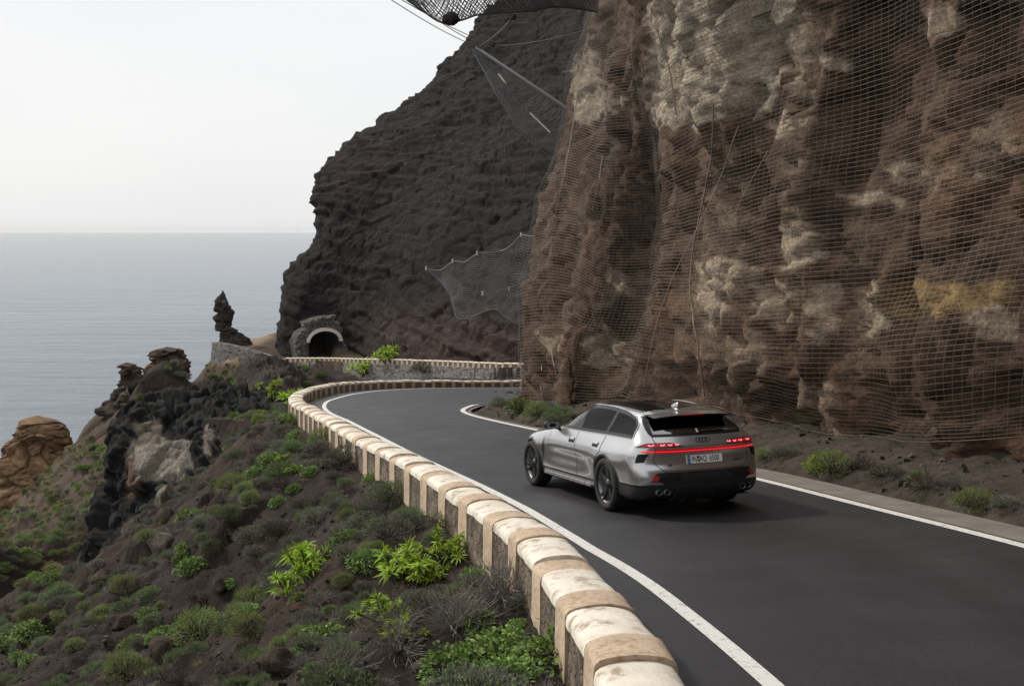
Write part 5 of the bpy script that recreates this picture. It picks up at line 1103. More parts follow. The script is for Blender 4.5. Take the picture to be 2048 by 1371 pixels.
# spoiler, antenna, wiper
n_ = 24; yy = np.linspace(-.57, .57, n_); V = []
for y_ in yy:
    e = 1 - (abs(y_) / .60) ** 3; zt0 = deform(np.array([-.45, y_, 1.43 - .035 * (y_ / .6) ** 2]))[2] + .006
    V.append([[-.36, y_, zt0 - .004], [-.60, y_ * 1.01, zt0 - .020], [-.77 - .05 * e, y_ * 1.0, zt0 - .045], [-.775 - .05 * e, y_, zt0 - .060], [-.66, y_ * 1.0, zt0 - .075], [-.50, y_, zt0 - .09]])
G2 = np.array(V); F = gridfaces(n_, 6); part('roof_spoiler', G2, F, [PAINTC, BLK], midx=[(1 if (i % 5) >= 2 else 0) for i in range(len(F))], smooth_=False)
part('brake_light', [[-.826, -.16, G2[12, 3, 2] + .002], [-.826, .16, G2[12, 3, 2] + .002], [-.824, .16, G2[12, 3, 2] + .012], [-.824, -.16, G2[12, 3, 2] + .012]], [[0, 1, 2, 3]], REDL)
af = np.array([[[-.36 + .16 * (1 - q) * 1.0 - .0, sw * .022 * (1 - q ** 2) ** .5 * (1 if True else 0), 0] for sw in (-1, 1)] for q in (0, .3, .6, .9)])
za = float(deform(np.array([-.30, 0, 1.46]))[2]); V = []
for i, (h, l0, l1, w_) in enumerate([(0, -.40, -.18, .032), (.02, -.40, -.21, .026), (.042, -.40, -.27, .018), (.056, -.395, -.33, .009), (.060, -.385, -.35, .002)]):
    for q in np.linspace(0, 2 * math.pi, 13): V.append([(l0 + l1) / 2 + (l1 - l0) / 2 * math.cos(q), w_ * math.sin(q), za - .004 + h])
part('roof_antenna', V, gridfaces(5, 13), [BRT])
p0 = S_rear(np.array(.0), np.array(1.095), .03); V, F = polytube([S_rear(np.array(.02), np.array(1.075), .02), S_rear(np.array(.03), np.array(1.115), .035)], .016, 6); wp = part('wiper', V, F, BRT)
P = np.array([S_rear(np.array(q), np.array(1.112 + .012 * abs(q)), .032) for q in np.linspace(.03, -.42, 12)]); V, F = polytube(P, .010, 5); part('wiper_blade', V, F, BLK, wp)
# number plate
pz, py0 = .752, 0.0
pp = S_rear(np.array(0.0), np.array(pz), 0); tl = math.atan2(float(fR(pz + .05) - fR(pz - .05)), .1)
pm = np_mesh('number_plate', [[-.012, y_, z_] for y_, z_ in ((.26, -.056), (-.26, -.056), (-.26, .056), (.26, .056))] + [[.004, y_, z_] for y_, z_ in ((.26, -.056), (-.26, -.056), (-.26, .056), (.26, .056))], [[0, 1, 2, 3], [0, 4, 5, 1], [1, 5, 6, 2], [2, 6, 7, 3], [3, 7, 4, 0]], [PLW], smooth_=False)
plate = obj('number_plate', pm, car); plate.location = (float(pp[0]) - .006, 0, pz); plate.rotation_euler = (0, tl, 0)
obj('plate_border', np_mesh('plate_border', *[np.array(q) for q in ([[-.0125, s1 * (.26 - k), s2 * (.056 - k)] for k in (0, .0035) for s1, s2 in ((1, -1), (-1, -1), (-1, 1), (1, 1))], [[0, 1, 5, 4], [1, 2, 6, 5], [2, 3, 7, 6], [3, 0, 4, 7]])], [PLK], smooth_=False), plate)
obj('country_band', np_mesh('country_band', [[-.0135, .256, -.052], [-.0135, .214, -.052], [-.0135, .214, .052], [-.0135, .256, .052]], [[0, 1, 2, 3]], [PLB], smooth_=False), plate)
an = [math.pi * 2 * k / 12 for k in range(12)]
V, F = tubes(np.array([[[-.014, .235 + .013 * math.cos(q) - .002, .022 + .013 * math.sin(q)], [-.014, .235 + .013 * math.cos(q) + .002, .022 + .013 * math.sin(q)]] for q in an]), .002, 4); o = obj('star_ring', np_mesh('star_ring', V, F, [CAPW], smooth_=False), plate); o['kind'] = 'stuff'
def text(body, h, y, z, parent, mat, sx=1.0, name='plate_text', xo=-.0135, bold=.0):
    cu = bpy.data.curves.new(name, 'FONT'); cu.body = body; cu.size = h; cu.align_x = 'CENTER'; cu.align_y = 'CENTER'; cu.extrude = .0004; cu.offset = bold; cu.materials.append(mat)
    tmp = bpy.data.objects.new(name, cu); COL.objects.link(tmp); dg = bpy.context.evaluated_depsgraph_get(); me = bpy.data.meshes.new_from_object(tmp.evaluated_get(dg)); bpy.data.objects.remove(tmp); me.name = name; o = bpy.data.objects.new(name, me); link(o, parent); o.rotation_euler = (math.pi / 2, 0, -math.pi / 2); o.location = (xo, y, z); o.scale = (sx, 1, 1); return o
text('IN', .104, .160, 0, plate, PLK, .70, bold=.0010); text('AQ', .104, .028, 0, plate, PLK, .70, bold=.0010); text('6500', .104, -.138, 0, plate, PLK, .70, bold=.0010); text('D', .026, .235, -.032, plate, CAPW, .9, bold=.001)
for zz_, rr_, mt in ((.026, .019, PLK), (-.018, .021, DISC)):
    an = np.linspace(0, 2 * math.pi, 15); o = obj('seal', np_mesh('seal', [[-.0140, .098 + r_ * math.cos(q), zz_ + r_ * math.sin(q)] for r_ in (.001, rr_) for q in an], gridfaces(2, 15), [mt], smooth_=False), plate)
p = S_rear(np.array(.50), np.array(.69), .012); t_ = text('A6', .045, float(p[1]), float(p[2]), car, BLK, 1.1, 'model_badge', float(p[0]), .001); t_.rotation_euler = (math.pi / 2, 0, -math.pi / 2 - .16)
p = S_rear(np.array(-.50), np.array(.71), .012); t_ = text('quattro', .032, float(p[1]), float(p[2]), car, BLK, 1.2, 'drive_badge', float(p[0]), .0006); t_.rotation_euler = (math.pi / 2, 0, -math.pi / 2 + .16)
# cabin
part('cabin_floor', [[-.95, -.80, .93], [.2, -.82, .93], [.2, .82, .93], [-.95, .80, .93], [.2, -.82, .55], [.2, .82, .55], [2.1, -.82, .55], [2.1, .82, .55], [2.1, -.8, .99], [2.1, .8, .99], [1.75, -.8, .97], [1.75, .8, .97], [1.75, -.8, .55], [1.75, .8, .55]],
     [[0, 1, 2, 3], [1, 4, 5, 2], [4, 6, 7, 5], [8, 9, 11, 10], [10, 11, 13, 12]], INT, smooth_=False)
yy, xx2 = np.meshgrid(np.linspace(-.5, .5, 9), np.linspace(-.55, 1.15, 12)); gpart('headliner', deform(np.stack([xx2, yy, 1.405 - .05 * (yy / .5) ** 2], -1)), INT)
for sx_, sy_ in ((1.02, .38), (1.02, -.38), (.10, .42), (.10, -.42)):
    b = [(.0, .55, .24, .10), (.02, .75, .25, .11), (-.06, .98, .23, .09), (-.12, 1.10, .17, .06), (-.13, 1.13, .10, .05), (-.14, 1.22, .12, .06), (-.15, 1.29, .09, .04)]; an = np.linspace(0, 2 * math.pi, 17)
    G2 = np.array([[[sx_ + dx_ + ry * math.cos(q), sy_ + rx * (1 if abs(math.sin(q)) > 2 else math.sin(q)), z_] for q in an] for dx_, z_, rx, ry in b]); gpart('seat', G2, INT)
an = np.linspace(0, 2 * math.pi, 33); V, F = polytube(np.array([[1.62 + .07 * math.sin(q), .38 + .185 * math.cos(q), 1.02 + .16 * math.sin(q)] for q in an]), .016, 6); part('steering_wheel', V, F, INT)

# ------------------------------------------------------------------ vegetation
def leafmat(name, rough=.6):
    m = Mat(name, Roughness=rough); m.b.inputs['Specular IOR Level'].default_value = .3; v = m.ramp(m.noise(9, 3), [(.3, (.75,) * 3), (.7, (1.25,) * 3)])
    ori = m.n('ObjectInfo'); hv = m.n('HueSaturation'); m.l(m.mix(m.attr(), v, 1.0, 'MULTIPLY'), hv.inputs['Color'])
    mr = m.n('MapRange'); mr.inputs['To Min'].default_value = .72; mr.inputs['To Max'].default_value = 1.25; m.l(ori.outputs['Random'], mr.inputs['Value']); m.l(mr.outputs[0], hv.inputs['Value'])
    mr2 = m.n('MapRange'); mr2.inputs['To Min'].default_value = .485; mr2.inputs['To Max'].default_value = .512; m.l(ori.outputs['Random'], mr2.inputs['Value']); m.l(mr2.outputs[0], hv.inputs['Hue']); m.base(hv.outputs[0])
    tb = m.n('BsdfTranslucent'); m.l(hv.outputs[0], tb.inputs[0]); ms = m.n('MixShader'); ms.inputs[0].default_value = .25; m.l(m.b.outputs[0], ms.inputs[1]); m.l(tb.outputs[0], ms.inputs[2]); m.l(ms.outputs[0], m.t.nodes['Material Output'].inputs[0]); return m.m
LEAF = leafmat('leaf')

def blades(B, D, L, Wd, droop, rng, tone, fold=.0):
    """n leaves: base B, direction D, length L, width Wd; three-step strips that bend down"""
    n = len(B); D = D / (np.linalg.norm(D, axis=1, keepdims=True) + 1e-9); up = np.array([0, 0, 1.0]); S2 = np.cross(D, up + rng.normal(0, .35, (n, 3))); S2 /= np.linalg.norm(S2, axis=1, keepdims=True) + 1e-9
    t = [0, .38, .75, 1.0]; w_ = [.45, 1.0, .75, .06]; V = []
    for k in range(4):
        p = B + D * (L * t[k])[:, None]; p = p + np.array([0, 0, -1.0]) * (droop * L * t[k] ** 2)[:, None]
        V += [p - S2 * (Wd * w_[k] / 2)[:, None], p + S2 * (Wd * w_[k] / 2)[:, None]]
    V = np.stack(V, 1).reshape(-1, 3); b = np.arange(n)[:, None] * 8
    F = np.concatenate([b + np.array([[2 * k, 2 * k + 1, 2 * k + 3, 2 * k + 2]]) for k in range(3)], 0)
    c = np.repeat(tone, 8, 0) * np.tile(np.array([.75, .75, 1, 1, 1.08, 1.08, 1.12, 1.12])[:, None], (n, 1)); return V, F, c
def rdir(rng, n, lo=-.1, hi=1.0):
    z = rng.uniform(lo, hi, n); a = rng.uniform(0, 2 * math.pi, n); r = np.sqrt(np.maximum(1 - z * z, 0)); return np.stack([r * np.cos(a), r * np.sin(a), z], 1)
def joinm(parts_):
    V, F, C_, o_ = [], [], [], 0
    for v, f, c in parts_: V.append(v); F.append(f + o_); C_.append(c); o_ += len(v)
    return np.vstack(V), np.vstack(F), np.vstack(C_)
def stems(P0, P1, r, tone):
    V, F = tubes(np.stack([P0, P1], 1), r, 3); return V, F, np.tile(np.array(tone), (len(V), 1))

def mk_succulent(seed):                     # bright tufts of fleshy leaves on bare stems, about .5 m
    g = np.random.default_rng(seed); n = g.integers(9, 15); base = np.c_[g.normal(0, .05, (n, 2)), np.zeros(n)]; d = rdir(g, n, .35, 1.0); L = g.uniform(.20, .42, n); tip = base + d * L[:, None]; ps = [stems(base, tip, .011, (.10, .085, .05))]
    for k in range(n):
        m_ = g.integers(26, 38); dd = rdir(g, m_, -.25, 1.0) * .9 + d[k] * .35; q = tip[k] - d[k] * g.uniform(0, .07, m_)[:, None]; ln = g.uniform(.09, .17, m_); c = np.array([.27, .44, .04]) * g.uniform(.75, 1.25, (m_, 1)) + g.uniform(0, .05, (m_, 1)) * [1, .4, 0]
        ps.append(blades(q, dd, ln, g.uniform(.014, .024, m_), g.uniform(.1, .75, m_), g, c))
    return joinm(ps)
def mk_dome(seed, col_=(.13, .18, .075), n=3200, asp=.85):  # fine-leaved rounded bush, about 1 m wide
    g = np.random.default_rng(seed); d = rdir(g, n, -.05, 1.0); r = .5 * g.uniform(.55, 1.0, n) ** .5 * (1 + .38 * fbm(d * 2.3, 3, seed)); B = d * r[:, None] * [1, 1, asp]; B[:, 2] += .03; dd = d * .6 + g.normal(0, .45, (n, 3)) + [0, 0, .45]
    c = np.array(col_) * g.uniform(.6, 1.4, (n, 1)) * (1 + .3 * fbm(d * 3, 2, seed + 5)[:, None]); V = [blades(B, dd, g.uniform(.03, .075, n), g.uniform(.006, .012, n), g.uniform(-.1, .3, n), g, c)]
    k = 60; e = rdir(g, k, .0, 1); V.append(stems(np.zeros((k, 3)), e * .42 * [1, 1, asp], .006, (.06, .05, .04))); return joinm(V)
def mk_leafy(seed):                         # broad round leaves
    g = np.random.default_rng(seed); n = 900; d = rdir(g, n, -.1, 1); r = .5 * g.uniform(.35, 1, n) ** .5 * (1 + .25 * fbm(d * 2.2, 3, seed)); B = d * r[:, None] * [1, 1, .75]; dd = d + g.normal(0, .5, (n, 3)); c = np.array([.12, .19, .045]) * g.uniform(.55, 1.5, (n, 1)); bright = g.random(n) < .25; c[bright] = c[bright] * [1.5, 1.45, 1.1]
    V = [blades(B, dd, g.uniform(.05, .085, n), g.uniform(.035, .055, n), g.uniform(0, .5, n), g, c)]; k = 70; e = rdir(g, k, 0, 1); V.append(stems(np.zeros((k, 3)), e * .45 * [1, 1, .75], .006, (.12, .10, .08))); return joinm(V)
def mk_twigs(seed, col_=(.13, .108, .088)): # dry brush: forked bare twigs
    g = np.random.default_rng(seed); n = 46; d = rdir(g, n, .1, 1); b = np.zeros((n, 3)); L = g.uniform(.25, .5, n); m_ = b + d * (L * .5)[:, None]; ps = [stems(b, m_, .006, col_)]
    for _ in range(5):
        d2 = d + g.normal(0, .45, (n, 3)); d2 /= np.linalg.norm(d2, axis=1, keepdims=True); e = m_ + d2 * (L * g.uniform(.3, .7, n))[:, None]; ps.append(stems(m_, e, .0035, np.array(col_) * 1.2))
        d3 = d2 + g.normal(0, .5, (n, 3)); ps.append(stems(e, e + d3 * .07, .0025, np.array(col_) * 1.3))
    return joinm(ps)
def mk_tuft(seed, col_=(.20, .165, .09)):
    g = np.random.default_rng(seed); n = 90; d = rdir(g, n, .25, 1); B = np.c_[g.normal(0, .05, (n, 2)), np.zeros(n)]; c = np.array(col_) * g.uniform(.6, 1.35, (n, 1)); return joinm([blades(B, d, g.uniform(.15, .38, n), g.uniform(.004, .008, n), g.uniform(.1, .7, n), g, c)])
PR = {}
for key, fn in (('succulent', [mk_succulent(i) for i in (1, 2, 3)]), ('dome', [mk_dome(i) for i in (4, 5)] + [mk_dome(6, (.18, .22, .07))]), ('grey', [mk_dome(7, (.15, .16, .12), 2600, .7), mk_dome(8, (.12, .125, .09), 2600, .65)]),
                ('leafy', [mk_leafy(9), mk_leafy(10)]), ('twigs', [mk_twigs(11), mk_twigs(12), mk_twigs(13, (.20, .185, .165))]), ('tuft', [mk_tuft(14), mk_tuft(15, (.10, .13, .045))]), ('yellow', [mk_dome(16, (.27, .25, .085), 1000, .6), mk_dome(17, (.20, .21, .08), 1000, .6)])):
    PR[key] = [np_mesh(key, v, f, [LEAF], col=c, smooth_=False) for v, f, c in fn]
prng = random.Random(99)
NAMES = {'succulent': 'succulent_plant', 'dome': 'round_bush', 'grey': 'grey_bush', 'leafy': 'leafy_bush', 'twigs': 'dry_shrub', 'tuft': 'grass_tuft', 'yellow': 'yellow_bush'}
SIZE = {'succulent': .75, 'dome': 1.05, 'grey': 1.05, 'leafy': 1.05, 'twigs': .95, 'tuft': .6, 'yellow': 1.05}
CNT = {}
def plant(kind, p, size, label, group=None, var=None, sink=.03, squash=1.0):
    if CNT.get(kind, 0) >= 285: kind = min(('dome', 'twigs', 'leafy', 'grey'), key=lambda q: CNT.get(q, 0)); var = None
    CNT[kind] = CNT.get(kind, 0) + 1
    me = PR[kind][var if var is not None else prng.randrange(len(PR[kind]))]; o = bpy.data.objects.new(NAMES[kind], me); COL.objects.link(o); s = size / SIZE[kind]
    o.location = (p[0], p[1], p[2] - sink * size); o.rotation_euler = (prng.uniform(-.12, .12), prng.uniform(-.12, .12), prng.uniform(0, 6.28)); o.scale = (s * prng.uniform(.92, 1.1), s * prng.uniform(.92, 1.1), s * squash)
    o['label'] = label; o['category'] = 'plant' if kind in ('succulent', 'tuft') else 'bush'
    if group: o['group'] = group
    return o
placed = []
def px_plant(kind, u, v, wpx, label, group, var=None, squash=1.0, d0=5.0):
    h = ground_hit(u, v, d0)
    if h is None: print('no ground', label); return
    placed.append((h.x, h.y, wpx * h.y / 2200 / 2)); return plant(kind, h, (1.35 if kind in ('succulent', 'twigs') else 1.15) * wpx * h.y / 2200, label, group, var, squash=squash)
G_S, G_B, G_V, G_L, G_D = 'bright green succulents on the slope', 'rounded bushes on the slope', 'plants on the verge under the cliff', 'leafy bushes beside the parapet', 'dry brush on the slope'
for a in [
    ('succulent', 612, 1150, 118, 'bright green succulent with drooping leaf tufts alone on bare brown soil', G_S), ('succulent', 570, 1185, 70, 'small bright succulent just below the lone drooping one', G_S),
    ('succulent', 815, 1165, 120, 'bright yellow green succulent, left one of the pair near the bend in the lower wall', G_S), ('succulent', 893, 1125, 100, 'tallest bright succulent growing right under the parapet', G_S),
    ('succulent', 860, 1170, 70, 'small bright succulent between the two large ones under the parapet', G_S), ('succulent', 768, 1245, 88, 'bright green succulent in the dark hollow above the leafy thicket', G_S), ('succulent', 800, 1285, 80, 'duller green succulent below the one in the dark hollow', G_S),
    ('succulent', 858, 985, 52, 'small lime green succulent touching the parapet foot', G_S), ('succulent', 545, 800, 62, 'bright green clump left of the wall where the road bends', G_S), ('succulent', 588, 815, 66, 'bright green clump against the outermost wall blocks of the bend', G_S),
    ('leafy', 575, 850, 60, 'green bush hanging below the clumps at the road bend', G_S), ('leafy', 592, 880, 44, 'dark green bush under the outer face of the bend wall', G_S), ('succulent', 572, 925, 34, 'tiny lime succulent on the dark slope below the bend', G_S),
    ('succulent', 590, 950, 30, 'tiny yellow green sprout a little under the tiny lime succulent', G_S),
    ('dome', 465, 985, 66, 'round green bush beside the right end of the lava outcrop', G_B), ('dome', 500, 1000, 44, 'small yellowish bush touching the round one by the lava outcrop', G_B, 2), ('dome', 780, 1005, 82, 'full rounded green bush on dark soil left of the lime succulent', G_B),
    ('dome', 915, 1065, 115, 'wide soft green bush pressed against the parapet', G_B), ('grey', 975, 1065, 66, 'grey green bush at the foot of a parapet pillar', G_B), ('dome', 618, 1040, 56, 'upright grey green bush in the middle of the slope', G_B, 0),
    ('dome', 296, 1095, 44, 'small vivid green bush among brown boulders', G_B, 2), ('dome', 407, 1088, 36, 'small green bush under a grey shrub right of the boulders', G_B), ('grey', 405, 1055, 56, 'pale grey shrub above the small green bush', G_B),
    ('dome', 400, 1280, 110, 'large round green bush low on the slope', G_B), ('dome', 505, 1215, 84, 'tall dark green bush right of the large round one', G_B), ('dome', 500, 1290, 90, 'dark green bush below the tall dark one', G_B),
    ('dome', 252, 1350, 95, 'yellow green bush near the bottom left corner', G_B, 2), ('dome', 690, 1330, 90, 'olive bush at the bottom edge left of the leafy thicket', G_B), ('dome', 600, 1290, 54, 'yellowish bush on the lower slope beside a bare gully', G_B, 2),
    ('dome', 300, 1200, 52, 'olive bush on the left slope above the round green one', G_B), ('dome', 205, 1235, 52, 'squat green bush on the far left slope', G_B), ('dome', 120, 1200, 70, 'broad green bush on the ridge at the left', G_B), ('dome', 65, 1235, 60, 'green bush nearest the left edge of the slope', G_B),
    ('dome', 712, 1045, 34, 'very small olive bush above the paired succulents', G_B, 2), ('grey', 500, 1085, 60, 'greyish bush on the mid slope', G_B), ('dome', 110, 1260, 60, 'dull green bush below the broad one on the left ridge', G_B), ('leafy', 60, 1290, 70, 'dark leafy bush low at the left edge', G_B),
    ('grey', 690, 925, 95, 'grey brushy shrub below the wall, nearest the bend', G_D), ('grey', 760, 935, 90, 'grey brushy shrub under the wall beside the green topped one', G_D), ('leafy', 748, 912, 66, 'green topped shrub amid the grey brush under the wall', G_D), ('grey', 640, 905, 66, 'faded shrub on the slope edge left of the wall', G_D),
    ('grey', 830, 960, 70, 'dark grey shrub touching the wall beside the lime succulent', G_D), ('twigs', 1110, 1190, 110, 'bare twiggy shrub between wall pillars', G_D), ('twigs', 1010, 1200, 130, 'spreading dry shrub with pale twigs above the leafy thicket', G_D, 2), ('twigs', 920, 1260, 140, 'dry brown thicket left of the big green bushes', G_D),
    ('twigs', 1130, 1265, 120, 'tangled dry brush against the nearest wall blocks', G_D, 2), ('twigs', 800, 1320, 110, 'dry shrub at the bottom edge beside the olive bush', G_D), ('grey', 1060, 1230, 100, 'silvery grey shrub beneath the spreading twigs', G_D),
    ('leafy', 1120, 1330, 180, 'big bright leafy bush against the nearest wall blocks', G_L), ('leafy', 1010, 1340, 190, 'big leafy bush in the middle of the bottom edge thicket', G_L), ('leafy', 915, 1360, 150, 'leafy bush at the left end of the bottom edge thicket', G_L),
    ('leafy', 960, 1250, 70, 'small round leaved bush among the dry twigs', G_L), ('leafy', 1040, 1260, 60, 'small bright leafed sprig among the silvery shrubs', G_L), ('leafy', 1155, 1290, 70, 'leafy sprig touching the outer wall face', G_L),
    ('succulent', 730, 757, 60, 'bright green clump behind the bend wall, left part', G_S), ('succulent', 775, 757, 60, 'bright green clump behind the bend wall, right part', G_S), ('grey', 850, 757, 60, 'grey green clump between the two parapets', G_S),
    ('leafy', 1040, 822, 60, 'green bush under the nose of the cliff', G_V), ('dome', 1075, 832, 60, 'yellow green bush at the cliff nose nearer the car', G_V, 2), ('dome', 1120, 842, 66, 'low bush half hidden by the car roof line', G_V), ('grey', 1095, 822, 50, 'pale brushy plant growing against the netted cliff nose', G_V), ('dome', 1000, 812, 40, 'small green plant on the verge inside the curve', G_V),
    ('dome', 1665, 948, 92, 'vivid green bush on the verge right of the car', G_V, 2), ('succulent', 1625, 945, 50, 'low bright weed left of the vivid verge bush', G_V), ('dome', 1945, 1015, 86, 'vivid green bush on the verge near the right edge', G_V, 2), ('grey', 1570, 915, 60, 'grey weed on the verge just right of the car', G_V), ('dome', 1530, 918, 44, 'yellowish weed beside the car bumper on the verge', G_V, 2),
    ('grey', 1770, 955, 70, 'grey brush on the verge between the two vivid bushes', G_V), ('twigs', 1850, 985, 80, 'dry twigs on the verge left of the right edge bush', G_V), ('leafy', 1835, 960, 36, 'tiny green sprig on the verge amid dry twigs', G_V), ('grey', 2010, 1025, 60, 'grey green weed at the right edge of the verge', G_V), ('twigs', 1720, 940, 60, 'dry tangle just right of the first vivid verge bush', G_V),
    ]:
    px_plant(*a[:4], a[4], a[5], a[6] if len(a) > 6 else None)
# countless small plants: kinds that cannot be told apart
def far_enough(x, y, r): return all((x - a) ** 2 + (y - b) ** 2 > (r + c * .8) ** 2 for a, b, c in placed)
def rnd_slope(n, box_, kinds, smin, smax, lab, grp, dmin=.6, maxslope=9):
    k = 0; tries = 0
    while k < n and tries < n * 30:
        tries += 1; y = box_[2] + (box_[3] - box_[2]) * prng.random() ** 1.3; x = prng.uniform(box_[0], box_[1])
        j = np.clip(np.searchsorted(ys, y) - 1, 0, len(ys) - 2); i = np.clip(np.searchsorted(xs, x) - 1, 0, len(xs) - 2)
        if not GL[j, i] or GD[j, i] < dmin: continue
        z = float(ground_z(x, y)); u, v = project(np.array([x, y, z]))
        if not (-60 < u < 1250 and 640 < v < 1440): continue
        kd = prng.choice(kinds); s_ = prng.uniform(smin, smax)
        if not far_enough(x, y, s_ * .4): continue
        if vnoise(np.array([x * .35, y * .35, 3.3]), 9) < -.15 and prng.random() < .8: continue
        plant(kd, (x, y, z), s_, lab[kd], grp[kd]); placed.append((x, y, s_ * .3)); k += 1
LB = {'grey': 'small grey green shrublet dotted over the dark slope', 'tuft': 'thin tuft of wild grass on the dark slope', 'twigs': 'little bare dry shrub on the dark slope', 'dome': 'little olive shrub scattered over the dark slope', 'yellow': 'far yellowish shrub on the hillside below the rock stacks', 'leafy': 'small leafy weed on the dark slope'}
GR = {'grey': 'small grey shrublets on the slope', 'tuft': 'wild grass tufts on the slope', 'twigs': 'little dry shrubs on the slope', 'dome': 'little olive shrubs on the slope', 'yellow': 'yellowish shrubs on the far hillside', 'leafy': 'small leafy weeds on the slope'}
def wall_plants(n, s0, s1, omin, omax, kinds, smin, smax):
    for _ in range(n):
        k_ = prng.randrange(len(Wr)); p, nn = Wr[k_], Wn_[k_]
        if not (s0 < p[1] < s1 and p[0] < 3): continue
        o_ = prng.uniform(omin, omax); x, y = p[0] + nn[0] * o_, p[1] + nn[1] * o_; kd = prng.choice(kinds); s_ = prng.uniform(smin, smax)
        if far_enough(x, y, s_ * .16): plant(kd, (x, y, float(ground_z(x, y))), s_, LW[kd], 'scrub along the outside of the parapet'); placed.append((x, y, s_ * .25))
LW = {'grey': 'grey green scrub growing in the strip along the outer foot of the parapet', 'dome': 'olive scrub growing in the strip along the outer foot of the parapet', 'twigs': 'dry twiggy scrub in the strip along the outer foot of the parapet', 'leafy': 'leafy scrub in the strip along the outer foot of the parapet'}
wall_plants(900, 5, 46, .85, 2.6, ['grey', 'twigs', 'dome', 'grey', 'grey', 'leafy'], .38, .8)
wall_plants(500, 4.5, 13, .62, 1.15, ['leafy', 'twigs', 'grey', 'leafy'], .4, .62)
rnd_slope(330, (-14, 0.5, 7, 26), ['grey', 'twigs', 'dome', 'tuft', 'grey', 'leafy', 'twigs', 'dome'], .16, .5, LB, GR, .5)
rnd_slope(110, (-14, -2.5, 11, 28), ['dome', 'dome', 'leafy', 'grey'], .35, .8, LB, GR, .5)
rnd_slope(210, (-16, -2, 22, 50), ['grey', 'dome', 'grey', 'twigs'], .25, .75, LB, GR, .6)
for _ in range(900):
    u, v = prng.uniform(0, 250), prng.uniform(890, 1190); h = ground_hit(u, v, 48)
    if h is None or h.y < 56 or h.y > 178: continue
    kd = prng.choice(['yellow', 'yellow', 'grey', 'dome']); s_ = prng.uniform(.5, 1.5)
    if not far_enough(h.x, h.y, s_ * .25): continue
    plant(kd, h, s_, {'yellow': 'yellowish shrub', 'grey': 'grey shrub', 'dome': 'olive shrub'}[kd] + ' on the far hillside below the rock stacks', 'shrubs on the far hillside'); placed.append((h.x, h.y, s_ * .3))
for _ in range(260):
    u, v = prng.uniform(330, 640), prng.uniform(728, 800); h = ground_hit(u, v, 52)
    if h is None or h.y < 62 or h.y > 186: continue
    kd = prng.choice(['grey', 'dome', 'grey', 'leafy']); s_ = prng.uniform(.5, 1.3)
    if not far_enough(h.x, h.y, s_ * .3): continue
    plant(kd, h, s_, {'grey': 'grey bush', 'leafy': 'leafy bush', 'dome': 'green bush'}[kd] + ' on the far slope under the stone retaining wall', 'bushes under the stone retaining wall'); placed.append((h.x, h.y, s_ * .3))
rnd_slope(40, (-12, 8, 52, 120), ['grey', 'leafy', 'dome'], .5, 1.1, {'grey': 'grey bush in the gully between the two parapets', 'leafy': 'leafy bush in the gully between the two parapets', 'dome': 'green bush in the gully between the two parapets'}, {k: 'bushes in the gully between the parapets' for k in ('grey', 'leafy', 'dome')}, .8)

# ------------------------------------------------------------------ boulders and loose stone
def boulder_mesh(seed, n=16):
    g = np.random.default_rng(seed); th, ph = np.meshgrid(np.linspace(0, 2 * math.pi, n * 2 + 1), np.linspace(0, math.pi, n + 1)); D = np.stack([np.sin(ph) * np.cos(th), np.sin(ph) * np.sin(th), np.cos(ph)], -1)
    r = np.ones(D.shape[:2])
    for _ in range(11):
        nrm = g.normal(0, 1, 3); nrm /= np.linalg.norm(nrm); c = D @ nrm; lim = g.uniform(.55, .85); r = np.where(c > 1e-3, np.minimum(r, lim / np.maximum(c, 1e-3)), r)
    P = D * r[..., None] * [1, .8, .65]; P = P + D * (fbm(D * 3 + seed, 3, seed) * .07)[..., None]; P[:, -1] = P[:, 0]; t = np.array([1, 1, 1]) * (1 + .35 * fbm(P * 2.5 + seed, 3, seed + 2))[..., None]
    return P, t
BM = {}
for key, cc in (('pale', (.16, .135, .11)), ('brown', (.075, .055, .042)), ('red', (.09, .05, .036))):
    BM[key] = []
    for sd in (1, 2, 3):
        P, t = boulder_mesh(sd + len(BM) * 10); BM[key].append(np_mesh('boulder', P, gridfaces(*P.shape[:2]), [CLIFF], col=t * np.array(cc)))
for u, v, wpx, key, lab in [(330, 1000, 60, 'pale', 'pale angular boulder just under the broken rock face'), (322, 1095, 66, 'pale', 'tall light boulder right of the vivid green bush'), (335, 1035, 50, 'brown', 'brown boulder between the two pale ones'), (362, 985, 30, 'brown', 'small brown block beside the uppermost pale boulder'),
                            (520, 975, 40, 'brown', 'brown stone at the right end of the lava outcrop'), (600, 1225, 60, 'red', 'reddish rock knob on the bare gully'), (560, 1340, 100, 'brown', 'big brown rock at the bottom of the gully'), (440, 1180, 44, 'brown', 'brown rock above the tall dark bush'),
                            (690, 1180, 34, 'red', 'small reddish rock left of the paired succulents'), (250, 1260, 60, 'brown', 'brown rock on the left ridge'), (330, 1310, 90, 'brown', 'large rounded rock beside the yellow green corner bush'), (850, 1345, 60, 'pale', 'light rock half buried at the bottom edge thicket'),
                            (655, 1120, 40, 'red', 'dark reddish stone beside the lone drooping succulent'), (250, 1020, 40, 'brown', 'brown stone at the left foot of the lava outcrop'), (215, 1170, 70, 'brown', 'weathered rock on the crest of the left slope')]:
    h = ground_hit(u, v)
    if h is None: continue
    s_ = wpx * h.y / 2200 / 2; o = bpy.data.objects.new('boulder', prng.choice(BM[key])); COL.objects.link(o); o.location = (h.x, h.y, h.z + s_ * .12); o.rotation_euler = (prng.uniform(-.4, .4), prng.uniform(-.4, .4), prng.uniform(0, 6.3)); o.scale = (s_, s_, s_ * prng.uniform(.9, 1.4))
    o['label'] = lab; o['category'] = 'boulder'; o['group'] = 'boulders on the slope'
